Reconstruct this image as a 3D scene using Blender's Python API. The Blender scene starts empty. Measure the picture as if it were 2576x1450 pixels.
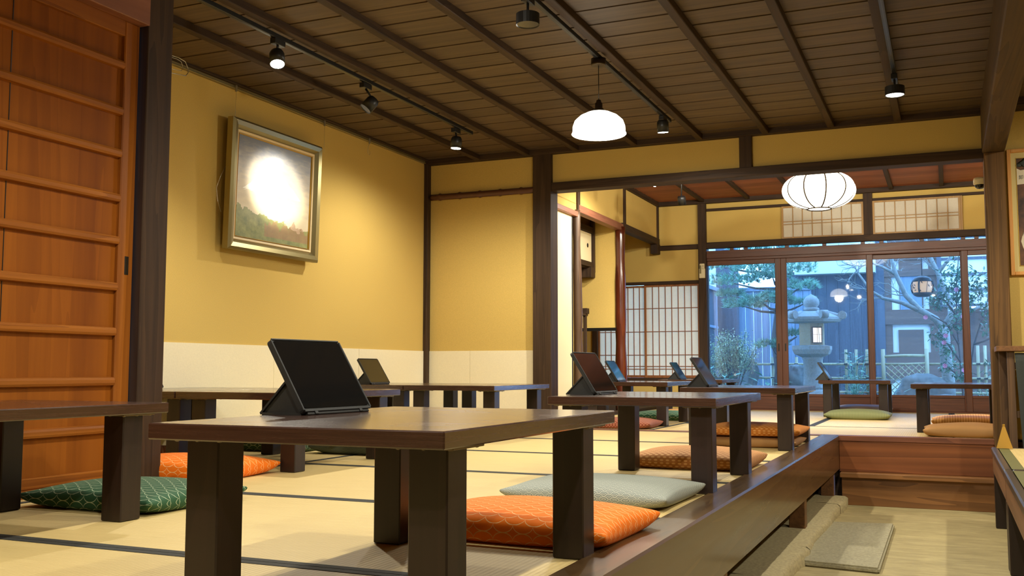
import bpy, bmesh, math, random
from mathutils import Vector, Matrix
random.seed(7)
SC = bpy.context.scene
C = SC.collection
PI = math.pi

# ------------------------------------------------------------------ camera
cd = bpy.data.cameras.new('camera')
cam = bpy.data.objects.new('camera', cd)
C.objects.link(cam)
SC.camera = cam
cd.sensor_width = 36.0
cd.lens = 2501.85 / 2576 * 36.0
cd.clip_end = 200
YAW, PITCH, ROLL = -0.411819, 0.0812997, 0.00079257
_f = Vector((math.sin(YAW) * math.cos(PITCH), math.cos(YAW) * math.cos(PITCH), math.sin(PITCH)))
_r = Vector((math.cos(YAW), -math.sin(YAW), 0))
_u = _r.cross(_f)
_R = math.cos(ROLL) * _r + math.sin(ROLL) * _u
_U = -math.sin(ROLL) * _r + math.cos(ROLL) * _u
cam.matrix_world = Matrix(((_R.x, _U.x, -_f.x, 0), (_R.y, _U.y, -_f.y, 0), (_R.z, _U.z, -_f.z, 0.43), (0, 0, 0, 1)))

# ------------------------------------------------------------------ sky, exposure
w = bpy.data.worlds.new('world')
SC.world = w
w.use_nodes = True
bg = w.node_tree.nodes['Background']
bg.inputs[0].default_value = (0.24, 0.52, 1.0, 1)      # cold overcast dusk
bg.inputs[1].default_value = 3.5
SC.view_settings.view_transform = 'Standard'
SC.view_settings.look = 'None'
SC.view_settings.gamma = 1
SC.view_settings.exposure = 1.25
SC.cycles.use_denoising = True
SC.cycles.max_bounces = 7
SC.cycles.diffuse_bounces = 4
SC.cycles.glossy_bounces = 3
SC.cycles.transmission_bounces = 4
SC.cycles.transparent_max_bounces = 8
SC.cycles.caustics_reflective = False
SC.cycles.caustics_refractive = False
SC.cycles.sample_clamp_indirect = 4
WARM = (1.0, 0.94, 0.79)
SPOT_W, BULB_W, PENDANT_E, LANTERN_E = 42, 12, 2.6, 2.3

# ------------------------------------------------------------------ mesh helpers
class MB:
    def __init__(s):
        s.bm = bmesh.new()
        s.uv = None
    def box(s, x0, x1, y0, y1, z0, z1, bev=0, mi=0, mat=None, seg=1):
        m = Matrix.Translation(((x0+x1)/2, (y0+y1)/2, (z0+z1)/2)) @ Matrix.Diagonal((x1-x0, y1-y0, z1-z0, 1))
        r = bmesh.ops.create_cube(s.bm, size=1, matrix=m)
        vs = r['verts']
        fs = set(f for v in vs for f in v.link_faces)
        if bev:
            es = set(e for v in vs for e in v.link_edges)
            rr = bmesh.ops.bevel(s.bm, geom=list(es), offset=bev, segments=seg, affect='EDGES', clamp_overlap=True)
            fs = set(rr['faces']) | set(f for f in fs if f.is_valid)
            vs = list(set(v for f in fs for v in f.verts))
        for f in fs:
            f.material_index = mi
        if mat is not None:
            bmesh.ops.transform(s.bm, matrix=mat, verts=vs)
        return vs
    def face(s, pts, mi=0, smooth=False):
        f = s.bm.faces.new([s.bm.verts.new(p) for p in pts])
        f.material_index = mi
        f.smooth = smooth
        return f
    def prism(s, poly, axis, a, b, mi=0):
        """extrude a 2-D polygon along axis from a to b"""
        def P(p, t):
            if axis == 'x': return (t, p[0], p[1])
            if axis == 'y': return (p[0], t, p[1])
            return (p[0], p[1], t)
        A = [s.bm.verts.new(P(p, a)) for p in poly]
        B = [s.bm.verts.new(P(p, b)) for p in poly]
        n = len(poly)
        for i in range(n):
            s.bm.faces.new((A[i], A[(i+1) % n], B[(i+1) % n], B[i])).material_index = mi
        s.bm.faces.new(A).material_index = mi
        s.bm.faces.new(B[::-1]).material_index = mi
        return A + B
    def tube(s, pts, rad, n=8, mi=0, cap=True, smooth=True):
        pts = [Vector(p) for p in pts]
        if not isinstance(rad, (list, tuple)): rad = [rad] * len(pts)
        rings = []
        ref = None
        for i, p in enumerate(pts):
            t = (pts[min(i+1, len(pts)-1)] - pts[max(i-1, 0)])
            if t.length < 1e-9: t = Vector((0, 0, 1))
            t.normalize()
            if ref is None:
                ref = Vector((1, 0, 0)) if abs(t.x) < .8 else Vector((0, 1, 0))
            a = (ref - t * ref.dot(t))
            if a.length < 1e-5: a = t.orthogonal()
            a.normalize(); ref = a
            b = t.cross(a)
            rings.append([s.bm.verts.new(p + rad[i] * (math.cos(2*PI*k/n) * a + math.sin(2*PI*k/n) * b)) for k in range(n)])
        for i in range(len(rings)-1):
            for k in range(n):
                f = s.bm.faces.new((rings[i][k], rings[i][(k+1) % n], rings[i+1][(k+1) % n], rings[i+1][k]))
                f.smooth = smooth; f.material_index = mi
        if cap and n > 2:
            s.bm.faces.new(rings[0][::-1]).material_index = mi
            s.bm.faces.new(rings[-1]).material_index = mi
    def lathe(s, prof, n=24, c=(0, 0, 0), mi=0, smooth=True, lobes=0, amp=0, rot=0, capb=True, capt=True):
        rings = []
        for r, z in prof:
            ring = []
            for k in range(n):
                a = 2*PI*k/n + rot
                rr = r
                if lobes: rr = r * (1 + amp * (abs(math.sin(lobes * (a - rot) / 2)) - .5))
                ring.append(s.bm.verts.new((c[0] + rr*math.cos(a), c[1] + rr*math.sin(a), c[2] + z)))
            rings.append(ring)
        for i in range(len(rings)-1):
            for k in range(n):
                f = s.bm.faces.new((rings[i][k], rings[i][(k+1) % n], rings[i+1][(k+1) % n], rings[i+1][k]))
                f.smooth = smooth; f.material_index = mi
        if capb: s.bm.faces.new(rings[0][::-1]).material_index = mi
        if capt: s.bm.faces.new(rings[-1]).material_index = mi
    def blob(s, c, r, n=3, jit=.12, mi=0, sq=(1, 1, 1), smooth=True, seed=0):
        rnd = random.Random(seed)
        rr = bmesh.ops.create_icosphere(s.bm, subdivisions=n, radius=1)
        ph = [rnd.uniform(0, 6) for _ in range(9)]
        for v in rr['verts']:
            p = v.co.copy()
            d = 1 + jit*(math.sin(3*p.x+ph[0])*math.cos(2.3*p.y+ph[1]) + .6*math.sin(5*p.z+ph[2]+2*p.x) + .4*math.sin(9*p.y+ph[3])*math.sin(8*p.x+ph[4]))
            v.co = Vector((c[0]+p.x*d*r*sq[0], c[1]+p.y*d*r*sq[1], c[2]+p.z*d*r*sq[2]))
            for f in v.link_faces: f.smooth = smooth; f.material_index = mi
    def build(s, name, mats, parent=None, loc=None, smooth=None):
        me = bpy.data.meshes.new(name)
        bmesh.ops.recalc_face_normals(s.bm, faces=s.bm.faces)
        s.bm.to_mesh(me); s.bm.free()
        if not isinstance(mats, (list, tuple)): mats = [mats]
        for m in mats: me.materials.append(m)
        o = bpy.data.objects.new(name, me)
        C.objects.link(o)
        if parent is not None: o.parent = parent
        if loc is not None: o.location = loc
        return o

def tag(o, label=None, cat=None, group=None, kind=None):
    if label: o['label'] = label
    if cat: o['category'] = cat
    if group: o['group'] = group
    if kind: o['kind'] = kind
    return o
def thing(name, label, cat, loc=(0, 0, 0), rz=0, group=None, kind=None):
    o = bpy.data.objects.new(name, None)
    o.empty_display_size = .05
    C.objects.link(o)
    o.location = loc; o.rotation_euler = (0, 0, rz)
    return tag(o, label, cat, group, kind)
def copy_tree(o, parent=None):
    c = o.copy(); C.objects.link(c)
    if parent is not None: c.parent = parent
    for ch in [k for k in o.children]:
        copy_tree(ch, c)
    return c
def struct(name, mb, mats, parent=None):
    o = mb.build(name, mats, parent)
    if parent is None: o['kind'] = 'structure'
    return o
def sbox(name, mats, *b, bev=0.003, parent=None):
    m = MB(); m.box(*b, bev=bev)
    return struct(name, m, mats, parent)
def part_box(name, mats, parent, *b, bev=0.002):
    m = MB(); m.box(*b, bev=bev)
    return m.build(name, mats, parent)

# ------------------------------------------------------------------ materials
class N:
    def __init__(s, name):
        s.m = bpy.data.materials.new(name)
        s.m.use_nodes = True
        s.t = s.m.node_tree
        s.p = s.t.nodes['Principled BSDF']
        s.out = s.t.nodes['Material Output']
    def n(s, kind, **kw):
        nd = s.t.nodes.new(kind)
        for k, v in kw.items(): setattr(nd, k, v)
        return nd
    def l(s, a, b): s.t.links.new(a, b)
    def math(s, op, a, b=None, c=None):
        nd = s.n('ShaderNodeMath', operation=op)
        for i, v in enumerate((a, b, c)):
            if v is None: continue
            if isinstance(v, (int, float)): nd.inputs[i].default_value = v
            else: s.l(v, nd.inputs[i])
        return nd.outputs[0]
    def coords(s, kind='Object', scale=(1, 1, 1), rot=(0, 0, 0)):
        tc = s.n('ShaderNodeTexCoord')
        mp = s.n('ShaderNodeMapping')
        mp.inputs['Scale'].default_value = scale
        mp.inputs['Rotation'].default_value = rot
        s.l(tc.outputs[kind], mp.inputs[0])
        return mp.outputs[0]
    def noise(s, vec, scale, detail=4, rough=.55, dist=0):
        nd = s.n('ShaderNodeTexNoise')
        nd.inputs['Scale'].default_value = scale
        nd.inputs['Detail'].default_value = detail
        nd.inputs['Roughness'].default_value = rough
        nd.inputs['Distortion'].default_value = dist
        s.l(vec, nd.inputs['Vector'])
        return nd.outputs[0]
    def ramp(s, fac, stops):
        nd = s.n('ShaderNodeValToRGB')
        e = nd.color_ramp.elements
        e[0].position, e[0].color = stops[0][0], (*stops[0][1], 1)
        e[1].position, e[1].color = stops[-1][0], (*stops[-1][1], 1)
        for p, c in stops[1:-1]:
            k = e.new(p); k.color = (*c, 1)
        s.l(fac, nd.inputs[0])
        return nd.outputs[0]
    def mix(s, fac, a, b, mode='MIX'):
        nd = s.n('ShaderNodeMix', data_type='RGBA', blend_type=mode)
        for sock, v in ((nd.inputs[0], fac), (nd.inputs[6], a), (nd.inputs[7], b)):
            if isinstance(v, (int, float)): sock.default_value = v
            elif isinstance(v, tuple): sock.default_value = (*v[:3], 1)
            else: s.l(v, sock)
        return nd.outputs[2]
    def bump(s, h, strength=.2, dist=.002):
        nd = s.n('ShaderNodeBump')
        nd.inputs['Strength'].default_value = strength
        nd.inputs['Distance'].default_value = dist
        s.l(h, nd.inputs['Height'])
        s.l(nd.outputs[0], s.p.inputs['Normal'])
    def base(s, v):
        if isinstance(v, tuple): s.p.inputs['Base Color'].default_value = (*v[:3], 1)
        else: s.l(v, s.p.inputs['Base Color'])
    def rough(s, v):
        if isinstance(v, (int, float)): s.p.inputs['Roughness'].default_value = v
        else: s.l(v, s.p.inputs['Roughness'])

def srgb(r, g, b):
    f = lambda c: ((c/255 + .055)/1.055)**2.4 if c > 10 else c/255/12.92
    return (f(r), f(g), f(b))

def wood(name, c1, c2, axis='x', rough=.45, scale=1.0, bump=.12, coat=0, spec=.5, c3=None, rings=.5):
    a = N(name)
    lo, hi = 1.2*scale, 26*scale
    sc = {'x': (lo, hi, hi), 'y': (hi, lo, hi), 'z': (hi, hi, lo), 'xy': (5, 5, 220)}[axis]
    v = a.coords('Object', sc)
    n1 = a.noise(v, 1.0, 6, .6, .6)
    sc2 = tuple(k*.18 for k in sc)
    n2 = a.noise(a.coords('Object', sc2), 1.3, 3, .5, 1.2)
    ringv = a.math('FRACT', a.math('MULTIPLY', n2, 9.0))
    f = a.math('ADD', a.math('MULTIPLY', n1, 1-rings*.5), a.math('MULTIPLY', ringv, rings*.5))
    st = [(.25, c1), (.75, c2)] if c3 is None else [(.22, c1), (.55, c2), (.85, c3)]
    a.base(a.ramp(f, st))
    a.rough(a.math('ADD', a.math('MULTIPLY', n1, .2), rough-.1))
    a.p.inputs['Specular IOR Level'].default_value = spec
    if coat:
        a.p.inputs['Coat Weight'].default_value = coat
        a.p.inputs['Coat Roughness'].default_value = .12
    a.bump(f, bump, .0015)
    return a.m
def plaster(name, c, var=.12, rough=.9, bump=.25, scale=260):
    a = N(name)
    v = a.coords()
    n = a.noise(v, scale, 3, .7)
    n2 = a.noise(v, 3, 3, .5)
    c1 = tuple(k*(1-var) for k in c); c2 = tuple(min(1, k*(1+var)) for k in c)
    a.base(a.mix(a.math('MULTIPLY', n2, .25), a.ramp(n, [(.3, c1), (.7, c2)]), c1))
    a.rough(rough)
    a.p.inputs['Specular IOR Level'].default_value = .2
    a.bump(n, bump, .001)
    return a.m
def plain(name, c, rough=.5, metal=0, spec=.5, noise=0, nscale=30, coat=0):
    a = N(name)
    if noise:
        n = a.noise(a.coords(), nscale, 4, .6)
        a.base(a.ramp(n, [(.3, tuple(k*(1-noise) for k in c)), (.7, tuple(min(1, k*(1+noise)) for k in c))]))
        a.bump(n, .2, .001)
    else:
        a.base(c)
    a.rough(rough)
    a.p.inputs['Metallic'].default_value = metal
    a.p.inputs['Specular IOR Level'].default_value = spec
    if coat:
        a.p.inputs['Coat Weight'].default_value = coat
        a.p.inputs['Coat Roughness'].default_value = .05
    return a.m
def glow(name, c, strength, base=(.8, .8, .8)):
    a = N(name)
    a.base(base)
    a.p.inputs['Emission Color'].default_value = (*c, 1)
    a.p.inputs['Emission Strength'].default_value = strength
    return a.m
def glass(name, tint=(1, 1, 1)):
    a = N(name)
    fr = a.n('ShaderNodeFresnel'); fr.inputs[0].default_value = 1.5
    tr = a.n('ShaderNodeBsdfTransparent'); tr.inputs[0].default_value = (*tint, 1)
    gl = a.n('ShaderNodeBsdfGlossy'); gl.inputs['Roughness'].default_value = .02
    tl = a.n('ShaderNodeBsdfTranslucent'); tl.inputs[0].default_value = (.9, .95, 1, 1)
    haze = a.n('ShaderNodeMixShader'); haze.inputs[0].default_value = .045      # reflection haze put into the pane as a translucent share
    a.l(tr.outputs[0], haze.inputs[1]); a.l(tl.outputs[0], haze.inputs[2])
    mx = a.n('ShaderNodeMixShader')
    a.l(fr.outputs[0], mx.inputs[0]); a.l(haze.outputs[0], mx.inputs[1]); a.l(gl.outputs[0], mx.inputs[2])
    a.l(mx.outputs[0], a.out.inputs[0])
    return a.m
def paper(name, c, trans=.55):
    a = N(name)
    n = a.noise(a.coords(), 60, 4, .6)
    col = a.ramp(n, [(.3, tuple(k*.95 for k in c)), (.7, c)])
    df = a.n('ShaderNodeBsdfDiffuse'); tl = a.n('ShaderNodeBsdfTranslucent')
    a.l(col, df.inputs[0]); a.l(col, tl.inputs[0])
    mx = a.n('ShaderNodeMixShader'); mx.inputs[0].default_value = trans
    a.l(df.outputs[0], mx.inputs[1]); a.l(tl.outputs[0], mx.inputs[2])
    a.l(mx.outputs[0], a.out.inputs[0])
    return a.m
def leafmat(name, c1, c2, rough=.45):
    a = N(name)
    n = a.noise(a.coords(), 14, 2, .5)
    a.base(a.ramp(n, [(.35, c1), (.65, c2)]))
    a.rough(rough)
    return a.m
def tatami(name, axis):
    """rush weave: fine ribs across, tiny knots along"""
    a = N(name)
    tc = a.n('ShaderNodeTexCoord'); sx = a.n('ShaderNodeSeparateXYZ'); a.l(tc.outputs['Object'], sx.inputs[0])
    u, v = (sx.outputs[0], sx.outputs[1]) if axis == 'x' else (sx.outputs[1], sx.outputs[0])
    ribs = a.math('ABSOLUTE', a.math('SINE', a.math('MULTIPLY', u, PI/.0135)))
    straw = a.noise(a.coords('Object', (6, 400, 6) if axis == 'x' else (400, 6, 6)), 1, 3, .6)
    big = a.noise(a.coords(), 2.2, 3, .5)
    c = a.ramp(straw, [(.25, srgb(193, 166, 104)), (.75, srgb(226, 202, 142))])
    c = a.mix(a.math('MULTIPLY', a.math('SUBTRACT', 1, ribs), .28), c, srgb(160, 130, 70))
    c = a.mix(a.math('MULTIPLY', big, .25), c, srgb(186, 168, 108))
    a.base(c); a.rough(.5)
    a.p.inputs['Specular IOR Level'].default_value = .5
    a.bump(a.math('ADD', ribs, a.math('MULTIPLY', straw, .6)), .35, .0015)
    return a.m
def cushion_mat(name, kind, c, line, w=.05, period=.055, rough=.75):
    a = N(name)
    tc = a.n('ShaderNodeTexCoord'); sx = a.n('ShaderNodeSeparateXYZ'); a.l(tc.outputs['UV'], sx.inputs[0])
    u, v = sx.outputs[0], sx.outputs[1]
    U = a.math('DIVIDE', u, period); V = a.math('DIVIDE', v, period*(.38 if kind == 'scale' else .25 if kind == 'wave' else .5))
    row = a.math('FLOOR', V); t = a.math('SUBTRACT', V, row)
    par = a.math('MULTIPLY', a.math('FLOORED_MODULO', row, 2), .5)
    uu = a.math('FRACT', a.math('ADD', U, par))
    x = a.math('SUBTRACT', a.math('MULTIPLY', uu, 2), 1)
    n = a.noise(a.coords('UV'), 900, 2, .5)
    cc = a.ramp(n, [(.3, tuple(k*.86 for k in c)), (.7, tuple(min(1, k*1.1) for k in c))])
    if kind == 'scale':
        curve = a.math('SQRT', a.math('MAXIMUM', a.math('SUBTRACT', 1, a.math('MULTIPLY', x, x)), 0))
        d = a.math('ABSOLUTE', a.math('SUBTRACT', a.math('SUBTRACT', 1, curve), t))
        m = a.math('LESS_THAN', d, w*2)
    elif kind == 'wave':
        th = a.math('MULTIPLY', t, .5)
        r1 = a.math('SQRT', a.math('ADD', a.math('MULTIPLY', x, x), a.math('MULTIPLY', th, th)))
        x2 = a.math('SUBTRACT', a.math('MULTIPLY', a.math('FRACT', a.math('ADD', uu, .5)), 2), 1)
        t1 = a.math('ADD', th, .5)
        r2 = a.math('SQRT', a.math('ADD', a.math('MULTIPLY', x2, x2), a.math('MULTIPLY', t1, t1)))
        low = a.math('LESS_THAN', r2, 1)
        r = a.math('ADD', a.math('MULTIPLY', r2, low), a.math('MULTIPLY', r1, a.math('SUBTRACT', 1, low)))
        m = a.math('GREATER_THAN', a.math('SINE', a.math('MULTIPLY', r, 2*PI*3.5)), .15)
    elif kind == 'dots':
        y = a.math('SUBTRACT', a.math('MULTIPLY', t, 2), 1)
        r = a.math('ADD', a.math('MULTIPLY', x, x), a.math('MULTIPLY', y, y))
        star = a.math('LESS_THAN', r, .35)
        m = a.math('MULTIPLY', star, .8)
    elif kind == 'stripe':
        m = a.math('GREATER_THAN', a.math('SINE', a.math('MULTIPLY', U, 2*PI)), .2)
    else:
        m = a.math('MULTIPLY', n, .3)
    a.base(a.mix(m, cc, line)); a.rough(rough)
    a.p.inputs['Sheen Weight'].default_value = .03
    a.p.inputs['Specular IOR Level'].default_value = .3
    a.bump(a.math('ADD', n, a.math('MULTIPLY', m, .6)), .25, .001)
    return a.m

M = {}
M['table'] = wood('dark_lacquered_wood', srgb(46, 28, 21), srgb(68, 43, 32), 'xy', .26, 1.2, .012, coat=.6, rings=.04)
M['leg'] = wood('dark_leg_wood', srgb(26, 16, 12), srgb(40, 25, 19), 'z', .38, 1.0, .06)
M['plate'] = plain('dull_metal_plate', srgb(120, 108, 85), .4, .8)
M['beamx'] = wood('dark_beam_x', srgb(42, 30, 21), srgb(72, 53, 37), 'x', .65, spec=.25)
M['beamy'] = wood('dark_beam_y', srgb(42, 30, 21), srgb(72, 53, 37), 'y', .65, spec=.25)
M['beamz'] = wood('dark_beam_z', srgb(42, 30, 21), srgb(76, 56, 38), 'z', .65, spec=.25)
M['postbrown'] = wood('lit_brown_post', srgb(70, 50, 28), srgb(116, 84, 46), 'z', .65, spec=.25)  # lighter copy of the dark post wood; lamplight put into the colour
M['beambrown'] = wood('worn_brown_beam', srgb(56, 42, 27), srgb(92, 70, 46), 'y', .65, spec=.25)
M['beamzr'] = wood('red_brown_post', srgb(72, 40, 24), srgb(112, 66, 40), 'z', .5)
M['beamxr'] = wood('red_brown_beam', srgb(84, 46, 28), srgb(126, 74, 46), 'x', .5)
M['beamyr'] = wood('red_brown_rail', srgb(120, 74, 54), srgb(158, 102, 76), 'y', .5)
M['kamachi'] = wood('polished_step_beam', srgb(62, 43, 26), srgb(96, 72, 40), 'y', .30, .8, .02, coat=.35, spec=.3)
M['step'] = wood('red_step_board', srgb(94, 50, 22), srgb(134, 78, 40), 'x', .4, .5, .1, rings=.9)
M['step2'] = wood('brown_step_box', srgb(98, 62, 26), srgb(138, 92, 46), 'x', .5, .8, .15, rings=.8)
M['door'] = wood('amber_door_board', srgb(118, 62, 15), srgb(158, 92, 26), 'z', .6, .35, .05, rings=.25, spec=.12)
M['doorrail'] = wood('amber_door_rail', srgb(122, 66, 18), srgb(168, 102, 34), 'y', .5, .8, .05, spec=.2)
M['doorstile'] = wood('amber_door_stile', srgb(122, 66, 18), srgb(168, 102, 36), 'z', .5, .8, .05, spec=.2)
M['ceil'] = None
M['wall'] = plaster('ochre_earth_wall', srgb(208, 177, 100))
M['band'] = plaster('washi_wainscot', srgb(238, 226, 192), .04, .8, .4, 120)
M['white_paper'] = paper('shoji_paper', (.93, .89, .78), .38)
M['fusuma'] = plaster('cream_fusuma_paper', srgb(240, 226, 186), .02, .75, .1)
M['black'] = plain('black_lacquer', (.012, .011, .01), .3)
M['blackmetal'] = plain('black_metal', (.02, .02, .02), .4, .3)
M['bronze'] = plain('brown_metal', srgb(70, 58, 42), .35, .9)
M['steel'] = plain('steel_wire', srgb(190, 185, 170), .3, .9)
M['railmetal'] = plain('picture_rail_metal', srgb(150, 138, 100), .45, .6)
M['heri'] = plain('black_mat_border', srgb(42, 42, 38), .8, noise=.15, nscale=300)
M['tatx'] = tatami('tatami_rush_x', 'x')
M['taty'] = tatami('tatami_rush_y', 'y')
M['lattice'] = wood('shoji_lattice', srgb(120, 70, 34), srgb(160, 100, 52), 'z', .5)
M['ranma'] = wood('ranma_lattice', srgb(150, 112, 50), srgb(180, 138, 70), 'z', .5)
M['sash'] = wood('red_brown_sash', srgb(68, 36, 20), srgb(102, 57, 33), 'z', .45)
M['sashx'] = wood('red_brown_sash_rail', srgb(68, 36, 20), srgb(102, 57, 33), 'x', .45)
M['glass'] = glass('clear_window_glass', (.93, .97, 1))
M['log'] = wood('polished_red_log', srgb(58, 22, 12), srgb(98, 42, 21), 'z', .22, .6, .1, coat=.4)
M['darklog'] = wood('dark_thin_log', srgb(62, 42, 26), srgb(100, 72, 44), 'z', .5)
M['bamboo'] = wood('brown_bamboo', srgb(70, 40, 28), srgb(98, 60, 40), 'x', .4)
M['case'] = plain('black_rubber_case', (.014, .015, .014), .55, noise=.1, nscale=400)
M['screen'] = plain('dark_glass_screen', (.006, .006, .006), .06, 0, .5)
M['doma'] = None
M['stone'] = plain('grey_step_stone', srgb(150, 142, 112), .85, noise=.25, nscale=90)
M['found'] = plain('rough_foundation_stone', srgb(166, 152, 112), .9, noise=.22, nscale=70)
M['cream'] = plain('cream_plastic', srgb(226, 214, 176), .4)
M['lcd'] = plain('grey_display', srgb(130, 122, 84), .3)
M['shade'] = glow('opal_glass_lit', (1, .93, .78), PENDANT_E, (.9, .88, .82))
M['lantern'] = glow('lantern_paper_lit', (1, .92, .74), LANTERN_E, (.9, .86, .76))
M['bulb'] = glow('lamp_face_lit', (1, .93, .78), 60)
M['bulbdim'] = glow('lamp_face_dim', (1, .93, .78), 10)
M['lampoff'] = plain('lamp_face_off', (.05, .05, .05), .2)
M['ribwire'] = plain('lantern_wire', (.016, .009, .003), .8, 0, .1)
M['frame'] = plain('champagne_frame', srgb(160, 148, 104), .32, .75)
M['liner'] = plain('cream_liner', srgb(228, 204, 156), .6)
M['gilt'] = plain('gilt_edge', srgb(214, 170, 70), .3, .9)
M['posterframe'] = wood('orange_wood_frame', srgb(204, 138, 60), srgb(232, 170, 92), 'z', .4)
M['mat_board'] = plain('beige_mat_board', srgb(210, 192, 128), .8)
M['cloth'] = plain('dark_blue_cloth', srgb(50, 54, 50), .95, noise=.25, nscale=500)
M['yellow'] = plain('yellow_plastic', srgb(176, 132, 30), .5)
M['benchwood'] = wood('dark_bench_frame', srgb(44, 36, 28), srgb(74, 62, 46), 'y', .35, 1, .1, coat=.2)
M['benchside'] = wood('brown_bench_side', srgb(92, 60, 32), srgb(126, 86, 48), 'y', .5)
M['olive'] = plain('olive_mat_border', srgb(96, 92, 44), .8, noise=.15, nscale=300)
M['sill'] = wood('old_sill', srgb(62, 44, 30), srgb(92, 66, 44), 'x', .5)
# outdoors
M['o_board'] = wood('weathered_blue_board', srgb(98, 116, 136), srgb(136, 154, 176), 'z', .8, .6)
M['o_dark'] = wood('dark_garden_wall', srgb(56, 62, 72), srgb(84, 92, 104), 'z', .8, .5)
M['o_brown'] = wood('brown_garden_timber', srgb(84, 64, 54), srgb(120, 94, 80), 'x', .8, .5)
M['o_white'] = plaster('white_garden_plaster', (.85, .86, .86), .04)
M['o_stone'] = plain('granite', srgb(150, 150, 146), .9, noise=.25, nscale=60)
M['o_rock'] = plain('garden_rock', srgb(112, 118, 116), .9, noise=.35, nscale=18)
M['o_bam'] = wood('pale_bamboo', srgb(146, 138, 104), srgb(182, 172, 132), 'z', .5)
M['o_tie'] = plain('black_twine', (.03, .03, .03), .9)
M['o_bark'] = plain('grey_bark', srgb(134, 136, 130), .9, noise=.3, nscale=40)
M['o_pinebark'] = plain('pine_bark', srgb(86, 82, 80), .9, noise=.3, nscale=40)
M['o_pine'] = leafmat('pine_needles', srgb(70, 128, 104), srgb(140, 194, 164))
M['o_bush'] = leafmat('pale_bush_leaves', srgb(112, 142, 108), srgb(190, 204, 168))
M['o_fern'] = leafmat('broad_leaves', srgb(64, 124, 102), srgb(126, 184, 158))
M['o_cam'] = leafmat('camellia_leaves', srgb(34, 84, 58), srgb(108, 158, 126), .25)
M['o_pink'] = leafmat('pink_petals', srgb(214, 130, 170), srgb(236, 172, 204))
M['o_ground'] = plain('mossy_ground', srgb(92, 100, 80), .95, noise=.4, nscale=8)
M['o_lit'] = glow('lit_paper', (1, .74, .50), .55)
M['o_lit2'] = glow('lit_paper_soft', (1, .62, .34), .22, (.45, .32, .2))
M['o_iron'] = plain('black_iron', (.02, .02, .02), .5, .5)
M['o_lead'] = plain('pale_eave_board', (.62, .66, .68), .8)

def ceiling_mat(name, c1, c2, pitch, y0):
    a = N(name)
    tc = a.n('ShaderNodeTexCoord'); sx = a.n('ShaderNodeSeparateXYZ'); a.l(tc.outputs['Object'], sx.inputs[0])
    row = a.math('FLOOR', a.math('DIVIDE', a.math('SUBTRACT', sx.outputs[1], y0), pitch))
    wn = a.n('ShaderNodeTexWhiteNoise', noise_dimensions='1D'); a.l(row, wn.inputs['W'])
    cmb = a.n('ShaderNodeCombineXYZ')
    a.l(a.math('MULTIPLY', sx.outputs[0], 1.6), cmb.inputs[0]); a.l(a.math('MULTIPLY', sx.outputs[1], 34), cmb.inputs[1]); a.l(a.math('MULTIPLY', row, 7.3), cmb.inputs[2])
    n = a.noise(cmb.outputs[0], 1, 6, .65, .8)
    c = a.ramp(n, [(.3, c1), (.72, c2)])
    c = a.mix(a.math('MULTIPLY', wn.outputs[0], .4), c, tuple(k*.62 for k in c1))
    a.base(c); a.rough(.6); a.bump(n, .15, .001)
    return a.m
M['ceil'] = ceiling_mat('dark_ceiling_boards', srgb(66, 50, 34), srgb(104, 82, 56), .1925, -1.6)
M['ceil2'] = ceiling_mat('red_ceiling_boards', srgb(128, 70, 46), srgb(172, 104, 68), .16, 6.9)
def doma_mat():
    a = N('worn_earthen_floor')
    n = a.noise(a.coords('Object', (2, 7, 1)), 3, 6, .65, .5)
    n2 = a.noise(a.coords(), 60, 3, .6)
    c = a.ramp(n, [(.3, srgb(140, 126, 84)), (.7, srgb(178, 162, 112))])
    c = a.mix(a.math('MULTIPLY', n2, .3), c, srgb(134, 118, 80))
    a.base(c); a.rough(.8); a.bump(a.math('ADD', n, a.math('MULTIPLY', n2, .4)), .3, .004)
    return a.m
M['doma'] = doma_mat()
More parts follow.
